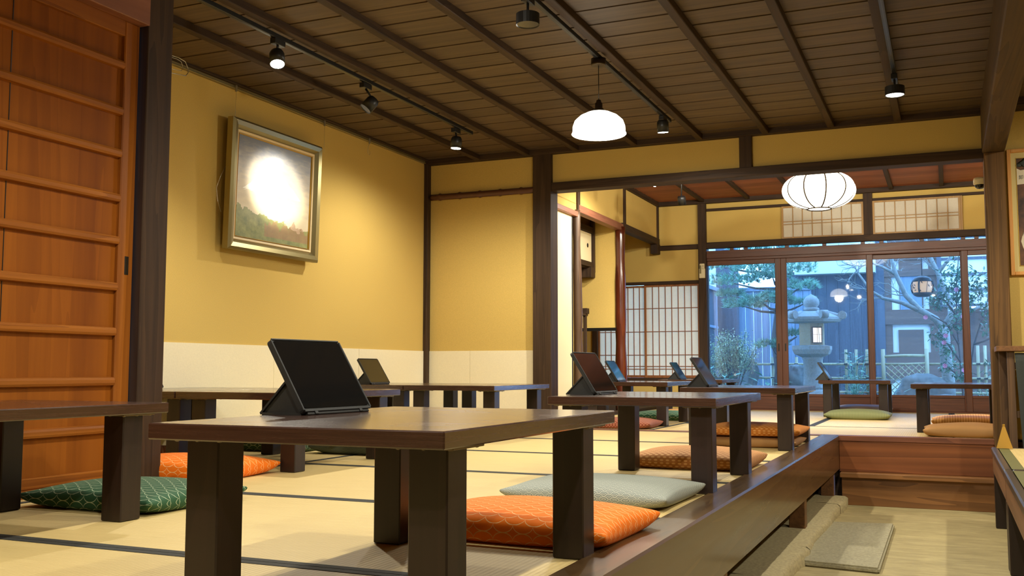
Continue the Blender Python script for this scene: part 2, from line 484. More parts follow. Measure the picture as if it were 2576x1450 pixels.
def painting_mat():
    a = N('mountain_painting')
    tc = a.n('ShaderNodeTexCoord'); sx = a.n('ShaderNodeSeparateXYZ'); a.l(tc.outputs['UV'], sx.inputs[0])
    u, v = sx.outputs[0], sx.outputs[1]
    n = a.noise(a.coords('UV', (3, 8, 1)), 2.5, 5, .6, .4)
    n2 = a.noise(a.coords('UV', (1, 1, 1)), 9, 5, .65)
    sky = a.ramp(a.math('ADD', v, a.math('MULTIPLY', a.math('SUBTRACT', n, .5), .5)), [(.3, srgb(228, 214, 180)), (.55, srgb(206, 192, 168)), (.95, srgb(128, 134, 148))])
    slope = a.math('SUBTRACT', .80, a.math('MULTIPLY', a.math('ABSOLUTE', a.math('SUBTRACT', u, .48)), .8))
    mtn = a.math('LESS_THAN', v, a.math('ADD', slope, a.math('MULTIPLY', a.math('SUBTRACT', n2, .5), .05)))
    above = a.math('GREATER_THAN', v, a.math('ADD', .42, a.math('MULTIPLY', n, .12)))
    c = a.mix(a.math('MULTIPLY', mtn, above), sky, a.ramp(n2, [(.35, srgb(226, 218, 200)), (.6, srgb(246, 242, 230))]))
    hill = a.math('LESS_THAN', v, a.math('ADD', a.math('ADD', .10, a.math('MULTIPLY', n2, .26)), a.math('MULTIPLY', a.math('SUBTRACT', .5, u), .16)))
    c = a.mix(hill, c, a.ramp(n2, [(.3, srgb(104, 116, 58)), (.65, srgb(160, 160, 92))]))
    hu = a.noise(a.coords('UV', (11, .01, 1)), 1.0, 1, .4)
    hv = a.noise(a.coords('UV', (30, 30, 1)), 1.0, 3, .6)
    top = a.math('ADD', a.math('MULTIPLY', hu, .34), a.math('MULTIPLY', hv, .05))
    tree = a.math('MULTIPLY', a.math('MULTIPLY', a.math('LESS_THAN', v, top), a.math('GREATER_THAN', v, .05)), a.math('GREATER_THAN', u, .38))
    c = a.mix(a.math('MULTIPLY', tree, a.math('ADD', .35, a.math('MULTIPLY', hv, .5))), c, srgb(168, 120, 82))
    a.base(c); a.rough(.35)
    a.p.inputs['Coat Weight'].default_value = .25
    a.p.inputs['Coat Roughness'].default_value = .12
    return a.m
M['painting'] = painting_mat()
def photo_mat():
    a = N('dark_photograph')
    n = a.noise(a.coords('Object', (5, 5, 5)), 2, 4, .6)
    a.base(a.ramp(n, [(.35, srgb(52, 34, 20)), (.6, srgb(112, 72, 38)), (.8, srgb(150, 120, 70))])); a.rough(.3)
    return a.m
M['photo'] = photo_mat()
M['blossom'] = plain('printed_dark_leaves', srgb(40, 46, 34), .4)
M['note'] = plain('white_note_paper', srgb(226, 214, 186), .7)

# ================================================================== SETTING
# ---- main room floor: platform of tatami mats
ZT = 0.0
floor1 = thing('floor', None, None, (0, 0, 0), kind='structure')
m = MB(); m.box(-3.75, -.775, -1.5, 6.77, -.055, -.012); m.build('floor_base', M['beamy'], floor1)
def mat(x0, x1, y0, y1, axis, parent):
    g = .0015; hw = .027
    a = MB()
    a.box(x0+g, x1-g, y0+g, y1-g, -.045, 0, .003)
    o = a.build('tatami_mat', M['tatx'] if axis == 'x' else M['taty'], parent)
    for k in (0, 1):
        b = MB()
        if axis == 'x':
            e = (y0+g, y0+hw) if k == 0 else (y1-hw, y1-g)
            b.box(x0+g, x1-g, e[0], e[1], -.02, .0012)
        else:
            e = (x0+g, x0+hw) if k == 0 else (x1-hw, x1-g)
            b.box(e[0], e[1], y0+g, y1-g, -.02, .0012)
        b.build('cloth_border', M['heri'], o)
rows = [-1.05, -.08, .88, 1.85, 2.825, 3.815, 4.785, 5.765, 6.765]
for a_, b_ in zip(rows[:-1], rows[1:]):
    mat(-2.725, -.775, a_, b_, 'x', floor1)
for a_, b_ in ((-1.05, .88), (.88, 2.825), (2.825, 4.785), (4.785, 6.765)):
    mat(-3.69, -2.725, a_, b_, 'y', floor1)
# ---- second room
floor2 = thing('floor', None, None, (0, 0, 0), kind='structure')
m = MB(); m.box(-4.0, 1.2, 6.85, 10.8, -.055, -.012); m.build('floor_base', M['beamx'], floor2)
mat(-2.9, -1.93, 6.86, 8.79, 'y', floor2)
mat(-2.9, -1.93, 8.79, 10.72, 'y', floor2)
mat(-1.93, .02, 6.86, 7.87, 'x', floor2)
mat(.02, 1.12, 6.86, 7.87, 'x', floor2)
mat(-1.93, -.965, 7.87, 10.72, 'y', floor2)
mat(-.965, .02, 7.87, 10.72, 'y', floor2)
mat(.02, 1.12, 7.87, 10.72, 'y', floor2)
m = MB(); m.box(-3.95, -2.9, 8.15, 10.74, -.05, .03, .004); m.build('alcove_floor', M['beamy'], floor2)
sbox('trim_1', M['beamxr'], -2.80, .30, 6.77, 6.86, -.03, .004)       # grooved sill between the rooms
# ---- earthen passage
m = MB(); m.box(-1.0, 2.4, -1.5, 6.95, -.55, -.43); struct('floor', m, M['doma'])
# tatami edge beam
sbox('trim_2', M['kamachi'], -.772, -.658, -1.5, 6.80, -.215, .006, bev=.006)
sbox('wall_platform', M['beamy'], -1.0, -.93, -1.5, 6.80, -.43, -.05, bev=0)
# foundation stones below it
fo = thing('foundation', None, None, kind='structure')
ys = [-1.5, -.3, .75, 1.9, 2.95, 4.0, 4.75, 5.55, 6.3, 6.72]
for i, (a_, b_) in enumerate(zip(ys[:-1], ys[1:])):
    b = MB()
    rnd = random.Random(i)
    nseg = 26; ng = 6
    grid = []
    for iy in range(nseg+1):
        y = a_ + .0015 + (b_-a_-.003)*iy/nseg
        xe = -.612 + .008*math.sin(7*y) + rnd.uniform(-.006, .006)
        prof = [(-.93, -.375), (-.80, -.370), (-.70, -.372), (xe-.014, -.374), (xe, -.384), (xe+.003, -.436)]
        grid.append([b.bm.verts.new((px + rnd.uniform(-.003, .003), y, pz + (rnd.uniform(-.003, .003) if pz > -.43 else 0))) for px, pz in prof])
    for iy in range(nseg):
        for k in range(ng-1):
            f = b.bm.faces.new((grid[iy][k], grid[iy][k+1], grid[iy+1][k+1], grid[iy+1][k])); f.smooth = True
    b.build('foundation_stone', M['found'], fo)
# short posts under the beam
for y in (1.2, 3.3, 5.31, 6.70):
    sbox('pillar', M['benchside'], -.765, -.685, y-.04, y+.04, -.375, -.21, bev=.003)
# step up to the second room
sbox('trim_3', M['step'], -.658, .246, 6.775, 6.80, -.225, .003)
m = MB(); m.box(-.65, .25, 6.69, 6.80, -.255, -.225, .003); m.box(-.643, .247, 6.73, 6.80, -.43, -.255, .002); 
st = struct('step', m, M['step2'])
sbox('wall_platform', M['beamx'], -1.0, -.64, 6.82, 6.90, -.50, -.02, bev=0)  # added to stop sky light leaking in under the platform
sbox('trim_4', M['step'], -.658, .30, 6.80, 6.86, -.2, -.01)

# ---- walls of the main room
def wall(name, *b, mat=None): return sbox(name, mat or M['wall'], *b, bev=0)
wl = wall('wall_left', -3.80, -3.70, 3.0, 6.86, -.05, 2.10)
bd = MB()
for i in range(5):
    y0 = 3.02 + i*.94; y1 = min(y0+.937, 6.78)
    if y1 > y0: bd.box(-3.70, -3.694, y0, y1, 0, .567)
bd.build('wainscot', M['band'], wl)
wb = wall('wall_back', -3.70, -2.78, 6.81, 6.90, -.05, 2.10)
bd = MB()
for x0, x1 in ((-3.67, -3.32), (-3.318, -2.78)): bd.box(x0, x1, 6.804, 6.81, 0, .567)
bd.build('wainscot', M['band'], wb)
sbox('pillar', M['beamz'], -3.735, -3.669, 6.755, 6.83, -.02, 2.05)           # corner post
sbox('pillar', M['beamz'], -2.784, -2.641, 6.755, 6.90, -.02, 2.05)           # centre pillar
rw = wall('wall_back', -2.641, .245, 6.80, 6.86, 1.80, 2.10)                  # strip above the lintel
sbox('trim_5', M['beamx'], -2.65, .25, 6.765, 6.89, 1.74, 1.803)              # lintel
sbox('trim_6', M['beamz'], -1.262, -1.178, 6.77, 6.88, 1.80, 2.05)            # short stud
sbox('trim_7', M['beamx'], -3.70, .25, 6.75, 6.90, 2.018, 2.075)              # wall plate
# bamboo rail on the back wall
b = MB()
pts, rad = [], []
for i in range(57):
    t = i/56; x = -3.65 + t*.87
    pts.append((x, 6.785, 1.762)); rad.append(.024 + (.006 if i % 11 == 5 else 0))
b.tube(pts, rad, 12)
tag(b.build('bamboo_rail', M['bamboo']), 'knotty dark bamboo pole fixed across the back wall beside the corner post', 'pole')
# pillar by the board door and its return wall
sbox('pillar', M['beamz'], -2.96, -2.81, 2.895, 3.03, -.02, 2.10)
wall('wall_return', -3.80, -2.90, 2.93, 3.0, -.05, 2.10)
# lintel over the board door, wall above
sbox('trim_8', M['beamyr'], -2.93, -2.80, -1.5, 2.895, 1.76, 1.87)
wall('wall_left', -2.92, -2.84, -1.5, 2.895, 1.87, 2.10)
sbox('trim_9', M['doorstile'], -2.90, -2.80, -1.5, 2.895, -.02, .022)
sbox('trim_10', M['beamy'], -3.70, -2.80, 2.90, 3.04, 2.0, 2.08)
# board sliding door
door = thing('door_1', None, None, (0, 0, 0), kind='structure')
part_box('door_panel', M['door'], door, -2.885, -2.862, .9, 2.83, .03, 1.755, bev=0)
bb = MB()
for y in (1.30, 1.82, 2.33): bb.box(-2.8622, -2.8605, y-.0015, y+.0015, .03, 1.75)
bb.build('board_joint', M['black'], door)
for y0, y1 in ((2.815, 2.889), (.86, .93)):
    part_box('stile', M['doorstile'], door, -2.89, -2.845, y0, y1, .022, 1.762, bev=.004)
for z in (.208, .383, .568, .737, .912, 1.073, 1.244, 1.407, 1.587):
    q = MB()
    q.prism([(-2.862, z-.017), (-2.846, z-.014), (-2.842, z-.006), (-2.842, z+.006), (-2.846, z+.014), (-2.862, z+.017)], 'y', .93, 2.815)
    q.build('rail', M['doorrail'], door)
part_box('rail', M['doorrail'], door, -2.888, -2.845, .93, 2.815, 1.70, 1.762, bev=.003)
part_box('rail', M['doorrail'], door, -2.888, -2.845, .93, 2.815, .022, .06, bev=.003)
hd = MB(); hd.box(-2.846, -2.8435, 2.846, 2.866, .785, .855, .001)
h = hd.build('finger_pull', M['black'], door)
sbox('door_2', M['door'], -2.90, -2.87, -1.5, .90, .022, 1.76)
# ceiling of the main room: lapped boards over long ribs
cl = MB()
y = -1.6
while y < 6.9:
    cl.prism([(y+.0022, 2.056), (y+.1925, 2.060), (y+.1925, 2.075), (y+.0022, 2.075)], 'x', -3.8, .30)
    y += .1925
cl.box(-3.8, .30, -1.6, 6.95, 2.074, 2.09)
struct('ceiling', cl, M['ceil'])
for x in (-3.24, -2.83, -2.44, -2.0, -1.53, -1.08, -.655, -.245):
    sbox('trim_11', M['beamy'], x-.022, x+.022, -1.5, 6.76, 2.02, 2.06)
sbox('trim_12', M['beamy'], -3.70, -3.66, 3.0, 6.76, 2.045, 2.075)
# heavy beam and post by the passage
sbox('trim_13', M['beambrown'], .238, .365, -1.5, 6.95, 1.77, 2.10, bev=.006)
sbox('pillar', M['postbrown'], .246, .362, 6.74, 6.92, -.43, 1.772, bev=.006)
# passage side
wr = wall('wall_right', .355, 2.4, 6.87, 6.97, -.43, 2.30)
wall('wall_side', 2.40, 2.5, -1.5, 6.97, -.43, 2.30)
sbox('ceiling', M['ceil'], .36, 2.5, -1.5, 6.97, 2.09, 2.15, bev=0)
sbox('trim_14', M['beamx'], .36, 2.4, 6.70, 6.87, 2.04, 2.09)
wall('wall_front', -3.8, 2.5, -1.6, -1.5, -.43, 2.15)

# ---- second room
X2 = -2.92
wall('wall_left', X2-.06, X2, 6.88, 10.75, 1.86, 2.30)
wall('wall_left', X2-.06, X2, 6.86, 7.36, 0, 1.75)
sbox('trim_15', M['beamyr'], X2-.05, X2+.03, 6.90, 8.05, 1.745, 1.79)
wall('wall_left', X2-.05, X2, 6.90, 8.1, 1.79, 1.87)
sbox('trim_16', M['beamyr'], X2-.05, X2+.025, 8.10, 9.38, 1.795, 1.86)
sbox('trim_17', M['beamy'], X2-.05, X2+.025, 9.38, 10.74, 1.805, 1.875)
sbox('trim_18', M['beamz'], X2-.05, X2+.03, 10.62, 10.74, 1.70, 1.81)          # hanging bracket
sbox('trim_19', M['beamz'], X2-.01, X2+.018, 8.08, 8.14, 1.79, 2.26)
sbox('trim_20', M['beamz'], X2-.01, X2+.018, 9.45, 9.50, 1.86, 2.26)
sbox('trim_21', M['beamz'], X2-.01, X2+.018, 10.70, 10.745, 1.87, 2.26)
fu = thing('door_3', None, None, kind='structure')
part_box('fusuma_panel', M['fusuma'], fu, X2-.03, X2-.006, 7.30, 7.975, .02, 1.745, bev=0)
part_box('frame_edge', M['black'], fu, X2-.03, X2-.002, 7.975, 7.995, .02, 1.745)
q = MB(); q.lathe([(.0, 0), (.026, 0), (.028, .004), (.024, .006), (.0, .003)], 20)
o = q.build('finger_pull', M['black'], fu); o.location = (X2-.006, 7.53, .80); o.rotation_euler = (0, PI/2, 0)
# log posts
def log_post(y, r, mat, label, zt):
    b = MB(); pts = []; rad = []
    for i in range(25):
        t = i/24; z = .0 + t*zt
        pts.append((X2 + .008*math.sin(3*t+y), y + .008*math.sin(4*t), z)); rad.append(r*(1+.07*math.sin(13*t)+.04*math.sin(29*t)) * (1.08-.16*t))
    b.tube(pts, rad, 18)
    return struct('pillar', b, mat)
sbox('wall_sky_block', M['fusuma'], -3.9, -3.8, 6.86, 8.06, -.05, 2.32, bev=0)  # added behind the fusuma to keep sky light out of the gap
sbox('roof', M['beamx'], -4.2, 2.6, -1.7, 10.86, 2.33, 2.42, bev=0)  # unseen slab over all the rooms, added to block the sky
log_post(8.09, .045, M['darklog'], '', 1.81)
log_post(9.36, .054, M['log'], '', 1.83)
# alcove walls
wall('wall_alcove', -4.05, -3.95, 8.0, 10.85, 0, 2.30)
wall('wall_alcove', -3.95, X2-.02, 8.05, 8.12, 0, 2.30)
pw = wall('wall_alcove', -3.95, X2-.03, 9.34, 9.39, .835, 2.30)
part_box('lower_edge', M['black'], pw, -3.95, X2-.03, 9.325, 9.40, .805, .835)
sbox('ceiling', M['ceil2'], -4.05, X2-.03, 8.0, 10.85, 2.22, 2.26, bev=0)
# wall cupboard in the alcove
cb = thing('wall_cupboard', 'wall cupboard with a cream door and round black pull in the alcove', 'cupboard', (-3.19, 8.75, 1.40))
part_box('body', M['beamy'], cb, -.75, -.02, -.62, .58, .02, .44, bev=.003)
part_box('door', M['fusuma'], cb, -.02, -.008, -.58, .535, .085, .365, bev=0)
part_box('shelf_board', M['beamy'], cb, -.75, .012, -.62, .575, .03, .075)
part_box('top_rail', M['beamy'], cb, -.75, .008, -.62, .575, .37, .43)
part_box('corner_post', M['beamz'], cb, -.02, .02, .535, .575, -.02, .78)
part_box('hanging_bracket', M['beamz'], cb, -.12, .018, .45, .575, -.07, .03)
q = MB(); q.lathe([(0, 0), (.02, 0), (.022, .003), (.0, .002)], 16)
dr = [c for c in cb.children if c.name.startswith('door')][0]
o = q.build('door_pull', M['black'], dr); o.location = (-.008, .42, .24); o.rotation_euler = (0, PI/2, 0)
# staggered shelf under it
sh = thing('alcove_shelf', 'dark staggered wooden shelf standing against the alcove wall below the cupboard', 'shelf', (-3.2, 8.72, .0))
part_box('shelf_board', M['beamy'], sh, -.7, .0, -.58, .46, .945, .965)
part_box('curled_edge', M['beamy'], sh, -.7, .01, .40, .47, .965, 1.02)
part_box('shelf_post', M['beamz'], sh, -.03, .0, .40, .43, .03, .945)
part_box('lower_board', M['beamy'], sh, -.7, .0, -.58, .30, .60, .625)
# back wall of second room (window wall plane y = 10.75)
YW = 10.75
wall('wall_back', -4.0, -2.455, YW, YW+.08, 1.40, 2.32)
wall('wall_back', -4.0, -2.455, YW, YW+.08, 0, .30)
wall('wall_back', -4.0, -3.66, YW, YW+.08, .30, 1.40)
wall('wall_back', -2.37, 1.2, YW, YW+.08, 1.80, 2.32)
sbox('pillar', M['beamz'], -2.458, -2.370, YW-.05, YW+.09, 0, 2.27)
sbox('trim_22', M['beamx'], X2, -2.455, YW-.02, YW+.01, 1.742, 1.797)
sbox('trim_23', M['beamx'], -2.37, 1.2, YW-.05, YW+.02, 1.738, 1.805)
sbox('trim_24', M['beamx'], -2.37, 1.2, YW-.02, YW+.01, 2.15, 2.18)
sbox('trim_25', M['beamx'], X2, 1.2, YW-.06, YW+.01, 2.235, 2.29)
sbox('trim_26', M['beamz'], -.745, -.655, YW-.03, YW+.02, 1.80, 2.24)
sbox('trim_27', M['beamx'], -3.7, -2.455, YW-.025, YW+.02, 1.365, 1.40)
sbox('trim_28', M['beamx'], -3.7, -2.455, YW-.05, YW+.02, .285, .335)
sbox('trim_29', M['beamz'], -3.69, -3.63, YW-.03, YW+.02, .30, .87)
# red-brown head of the garden doors with a slit transom
sbox('trim_30', M['sashx'], -2.37, 1.2, YW-.035, YW+.05, 1.63, 1.712)
sbox('trim_31', M['sashx'], -2.37, 1.2, YW-.02, YW+.05, 1.602, 1.632)
tr = thing('window_5', None, None, kind='structure')
tg = MB(); tg.box(-2.37, 1.2, YW+.01, YW+.014, 1.69, 1.75); tg.build('glass', M['glass'], tr)
for x in (-2.10, -1.95, -1.52, -1.14, -.76, -.58, -.2, .18, .30, .7):
    part_box('mullion', M['sash'], tr, x-.02, x+.02, YW-.01, YW+.03, 1.69, 1.747)
# sill below the doors
sbox('trim_32', M['sashx'], -2.40, 1.2, YW-.03, YW+.09, -.03, .012)
# four glazed sliding doors
def glass_door(k, x0, x1, yo):
    wdw = thing('window_%d' % k, None, None, kind='structure')
    s = .06; y0, y1 = YW+yo, YW+yo+.03
    part_box('stile', M['sash'], wdw, x0, x0+s, y0, y1, .012, 1.605, bev=.003)
    part_box('stile', M['sash'], wdw, x1-s, x1, y0, y1, .012, 1.605, bev=.003)
    part_box('top_rail', M['sashx'], wdw, x0+s, x1-s, y0, y1, 1.555, 1.605)
    part_box('bottom_rail', M['sashx'], wdw, x0+s, x1-s, y0, y1, .145, .172)
    part_box('kick_panel', M['sashx'], wdw, x0+s, x1-s, y0+.008, y1-.008, .012, .147)
    part_box('glass', M['glass'], wdw, x0+s-.005, x1-s+.005, y0+.013, y0+.016, .17, 1.56, bev=0)
    return wdw
wa = glass_door(1, -2.43, -1.59, .0)
w2 = glass_door(2, -1.59-.0, -.70+.03, .0)
w3 = glass_door(3, -.74, .205, .034)
w4 = glass_door(4, .155, 1.08, .0)
for x in (-1.625, -1.555):
    q = MB(); q.box(x-.007, x+.007, YW-.0025, YW+.001, .62, .70, .001)
    q.build('finger_pull', M['black'], wa if x < -1.59 else w2)
# shoji on the back wall beside the pillar
def shoji(name, x0, x1, z0, z1, yb, nx, zs, mat, fr, cat=None):
    s = thing(name, None, None, kind='structure')
    part_box('paper', M['white_paper'], s, x0+.01, x1-.01, yb+.012, yb+.0135, z0+.01, z1-.01, bev=0)
    f = MB()
    f.box(x0, x0+fr, yb, yb+.025, z0, z1); f.box(x1-fr, x1, yb, yb+.025, z0, z1)
    f.box(x0+fr, x1-fr, yb, yb+.025, z0, z0+fr*1.2); f.box(x0+fr, x1-fr, yb, yb+.025, z1-fr, z1)
    f.build('frame', mat, s)
    g = MB()
    for i in range(1, nx):
        x = x0+fr+(x1-x0-2*fr)*i/nx
        g.box(x-.0038, x+.0038, yb+.002, yb+.012, z0+fr*1.2, z1-fr)
    for z in zs: g.box(x0+fr, x1-fr, yb+.001, yb+.0115, z-.0038, z+.0038)
    g.build('lattice', mat, s)
    return s
bars = [1.36-.258*1, 1.36-.258*2, 1.36-.258*3+.0, .46, .43]
shoji('window_6', -3.085, -2.46, .335, 1.365, YW+.0, 8, bars, M['lattice'], .022)
shoji('window_7', -3.64, -3.06, .335, 1.364, YW+.028, 8, bars, M['lattice'], .022)
for k, (x0, x1) in enumerate(((-1.565, -.745), (-.655, .165))):
    shoji('window_%d' % (8+k), x0, x1, 1.80, 2.15, YW-.032, 8, [1.985, 1.955], M['ranma'], .018)
part_box('ranma_stile', M['ranma'], [o for o in C.objects if o.name.startswith('window_9')][0], .165, .185, YW-.032, YW-.005, 1.80, 2.15)
# ceiling of second room
cl = MB(); y = 6.9
while y < 10.8:
    cl.prism([(y, 2.285), (y+.16, 2.279), (y+.16, 2.30), (y, 2.30)], 'x', -3.0, 1.25); y += .16
struct('ceiling', cl, M['ceil2'])
for x in (-2.40, -1.91, -1.42, -.94, -.47, .0, .47, .93):
    sbox('trim_33', M['beamy'], x-.02, x+.02, 6.9, 10.72, 2.25, 2.285)
sbox('trim_34', M['beamy'], X2-.02, X2+.03, 6.9, 10.72, 2.235, 2.29)
wall('wall_right', 1.15, 1.25, 6.9, 10.83, -.05, 2.32)
wall('wall_front', -2.7, 1.2, 6.861, 6.89, 2.07, 2.32)

# ================================================================== TABLES
TW, TL, TH = .61, .884, .33
def make_table():
    r = thing('low_table', '', 'low table')
    a = MB(); a.box(0, TW, 0, TL, TH-.030, TH, .0025)
    a.build('tabletop', M['table'], r)
    for sx in (0, 1):
        for sy in (0, 1):
            x0 = .030 if sx == 0 else TW-.030-.075
            y0 = .070 if sy == 0 else TL-.070-.075
            b = MB(); b.box(x0, x0+.075, y0, y0+.075, 0, TH-.034, .003)
            lg = b.build('leg', M['leg'], r)
            p = MB()
            p.box(x0-.022, x0+.097, y0-.022, y0+.097, TH-.0345, TH-.030, .001)
            for dx, dy in ((-.012, -.012), (.087, -.012), (-.012, .087), (.087, .087), (.037, -.012), (.037, .087), (-.012, .037), (.087, .037)):
                p.lathe([(.001, -.0025), (.004, -.0015), (.005, 0)], 8, (x0+dx, y0+dy, TH-.0345), capt=False)
            p.build('mounting_plate', M['plate'], lg)
    return r
tspots = [
    (-1.344, 1.413, 'dark low table by the edge beam, large tablet on top, orange cushion behind its leg'),
    (-2.715, 1.413, 'dark low table beside the amber board door with a green cushion under it'),
    (-3.070, 3.385, 'dark low table beyond the door pillar with an orange cushion tucked under it'),
    (-3.685, 3.385, 'dark low table between the door pillar and the ochre wall, tablet at its end'),
    (-3.045, 5.315, 'empty dark low table in front of the bamboo rail and pale wainscot'),
    (-3.660, 5.315, 'dark low table in the room corner under the painting wall, small tablet on top'),
    (-1.330, 3.365, 'dark low table between the blue-grey cushion and the brown star-patterned cushion'),
    (-1.340, 5.345, 'dark low table by the beam end, standing over two stacked cushions'),
    (-2.530, 7.290, 'dark low table in the inner room in front of the red log post'),
    (-2.530, 9.250, 'dark low table close to the paper shoji screen in the inner room'),
    (-1.075, 9.370, 'dark low table in front of the stone lantern window'),
    (-.235, 7.290, 'dark low table beside the passage post, over two tan and orange cushions'),
]
proto = make_table()
tables = []
for i, (x, y, lab) in enumerate(tspots):
    o = proto if i == 0 else copy_tree(proto)
    o.location = (x, y, .0012)
    tag(o, lab, 'low table', 'dark low dining tables on the tatami')
    tables.append(o)

# ================================================================== TABLETS
def make_tablet():
    r = thing('tablet', '', 'tablet')
    wd, L, th, ti = .248, .185, .013, math.radians(32)
    d = Vector((-math.sin(ti), 0, math.cos(ti))); n = Vector((math.cos(ti), 0, math.sin(ti))); e = Vector((0, 1, 0))
    mt = Matrix(((e.x, d.x, n.x, 0), (e.y, d.y, n.y, 0), (e.z, d.z, n.z, .0075), (0, 0, 0, 1)))
    def rr(w0, w1, t0, t1, rad, z0, z1, b):
        pts = []
        for cx, cy, a0 in ((w1-rad, t0+rad, -90), (w1-rad, t1-rad, 0), (w0+rad, t1-rad, 90), (w0+rad, t0+rad, 180)):
            for k in range(5):
                a = math.radians(a0+k*22.5); pts.append((cx+rad*math.cos(a), cy+rad*math.sin(a)))
        vs = b.prism(pts, 'z', z0, z1)
        bmesh.ops.transform(b.bm, matrix=mt, verts=vs)
    b = MB(); rr(0, wd, 0, L, .012, -.012, -.001, b)
    # raised rim of the case
    for q in ((0.004, wd-.004, 0, .006), (0.004, wd-.004, L-.004, L), (0, .004, .004, L-.004), (wd-.004, wd, .004, L-.004)):
        b.box(q[0], q[1], q[2], q[3], -.002, .002, .0008, mat=mt)
    # pen groove along the foot
    b.box(.012, wd-.012, -.006, .0, -.010, -.001, .001, mat=mt)
    b.box(.035, .045, -.0065, .001, -.004, .002, .0008, mat=mt); b.box(wd-.05, wd-.04, -.0065, .001, -.004, .002, .0008, mat=mt)
    b.build('case', M['case'], r)
    s = MB(); rr(.005, wd-.005, .009, L-.006, .008, -.001, .0006, s)
    s.build('screen', M['screen'], r)
    k = MB()
    A = d*(.085) - n*.012 + Vector((0, 0, .0075)); B = Vector((-.125, 0, .002)); D = Vector((-.013, 0, .002))
    t = .0022
    for (P, Q) in ((A, B), (B, D)):
        dirv = (Q-P).normalized(); nn = Vector((-dirv.z, 0, dirv.x))*t
        k.prism([(P.x+nn.x, P.z+nn.z), (Q.x+nn.x, Q.z+nn.z), (Q.x-nn.x, Q.z-nn.z), (P.x-nn.x, P.z-nn.z)], 'y', .006, wd-.006)
    k.prism([(A.x, A.z), (B.x, B.z), (D.x, D.z)], 'y', .012, wd-.012)
    k.build('folding_stand', M['case'], r)
    return r
ptab = make_tablet()
tabs = [
    (-1.250, 1.765, -3, 'large black tablet in a folding stand case on the table by the edge beam'),
    (-1.225, 3.60, -2, 'black tablet on the table beside the cream sliding panel, lamp glint on its screen'),
    (-1.205, 5.46, 0, 'black tablet on the table before the garden window pillar, screen mirroring the sky'),
    (-3.30, 5.36, 2, 'small black tablet with a plain brown screen before the pale wainscot'),
    (-3.47, 3.50, 0, 'black tablet peeking out beside the dark door pillar with a bright lamp reflection'),
    (-2.345, 7.42, 2, 'tablet with a pale grey screen in front of the red log post'),
    (-2.335, 9.35, 0, 'small tablet standing before the shoji screen lattice'),
    (-.985, 9.45, 0, 'thin tablet seen edge-on in front of the stone lantern'),
]
for i, (x, y, a, lab) in enumerate(tabs):
    o = ptab if i == 0 else copy_tree(ptab)
    o.location = (x, y, TH+.0012); o.rotation_euler = (0, 0, math.radians(a))
    tag(o, lab, 'tablet', 'black tablets on folding stands')

# ================================================================== CUSHIONS
CM = {
    'orange': cushion_mat('orange_scale_cloth', 'scale', srgb(238, 118, 12), srgb(240, 190, 130), .032, .054),
    'green': cushion_mat('green_scale_cloth', 'scale', srgb(40, 82, 52), srgb(168, 182, 150), .032, .054),
    'dgreen': cushion_mat('dark_green_scale_cloth', 'scale', srgb(52, 82, 58), srgb(160, 172, 140), .045, .052),
    'grey': cushion_mat('blue_grey_wave_cloth', 'wave', srgb(112, 124, 122), srgb(178, 180, 166), .05, .036),
    'ggreen': cushion_mat('grey_green_wave_cloth', 'wave', srgb(88, 98, 86), srgb(120, 128, 110), .05, .03),
    'brown': cushion_mat('brown_star_cloth', 'dots', srgb(178, 118, 62), srgb(224, 178, 116), .05, .026),
    'ostar': cushion_mat('orange_star_cloth', 'dots', srgb(204, 124, 44), srgb(232, 176, 104), .05, .026),
    'tan': cushion_mat('tan_fine_cloth', 'fine', srgb(166, 122, 70), srgb(194, 152, 98), .05, .02),
    'maroon': cushion_mat('maroon_star_cloth', 'dots', srgb(130, 62, 42), srgb(190, 140, 110), .05, .022),
    'olive': cushion_mat('olive_stripe_cloth', 'stripe', srgb(104, 112, 72), srgb(124, 128, 88), .05, .012),
    'lilac': cushion_mat('lilac_cloth', 'fine', srgb(206, 194, 208), srgb(222, 212, 222), .05, .02),
    'ostripe': cushion_mat('orange_stripe_cloth', 'stripe', srgb(204, 140, 66), srgb(226, 170, 96), .05, .018),
}
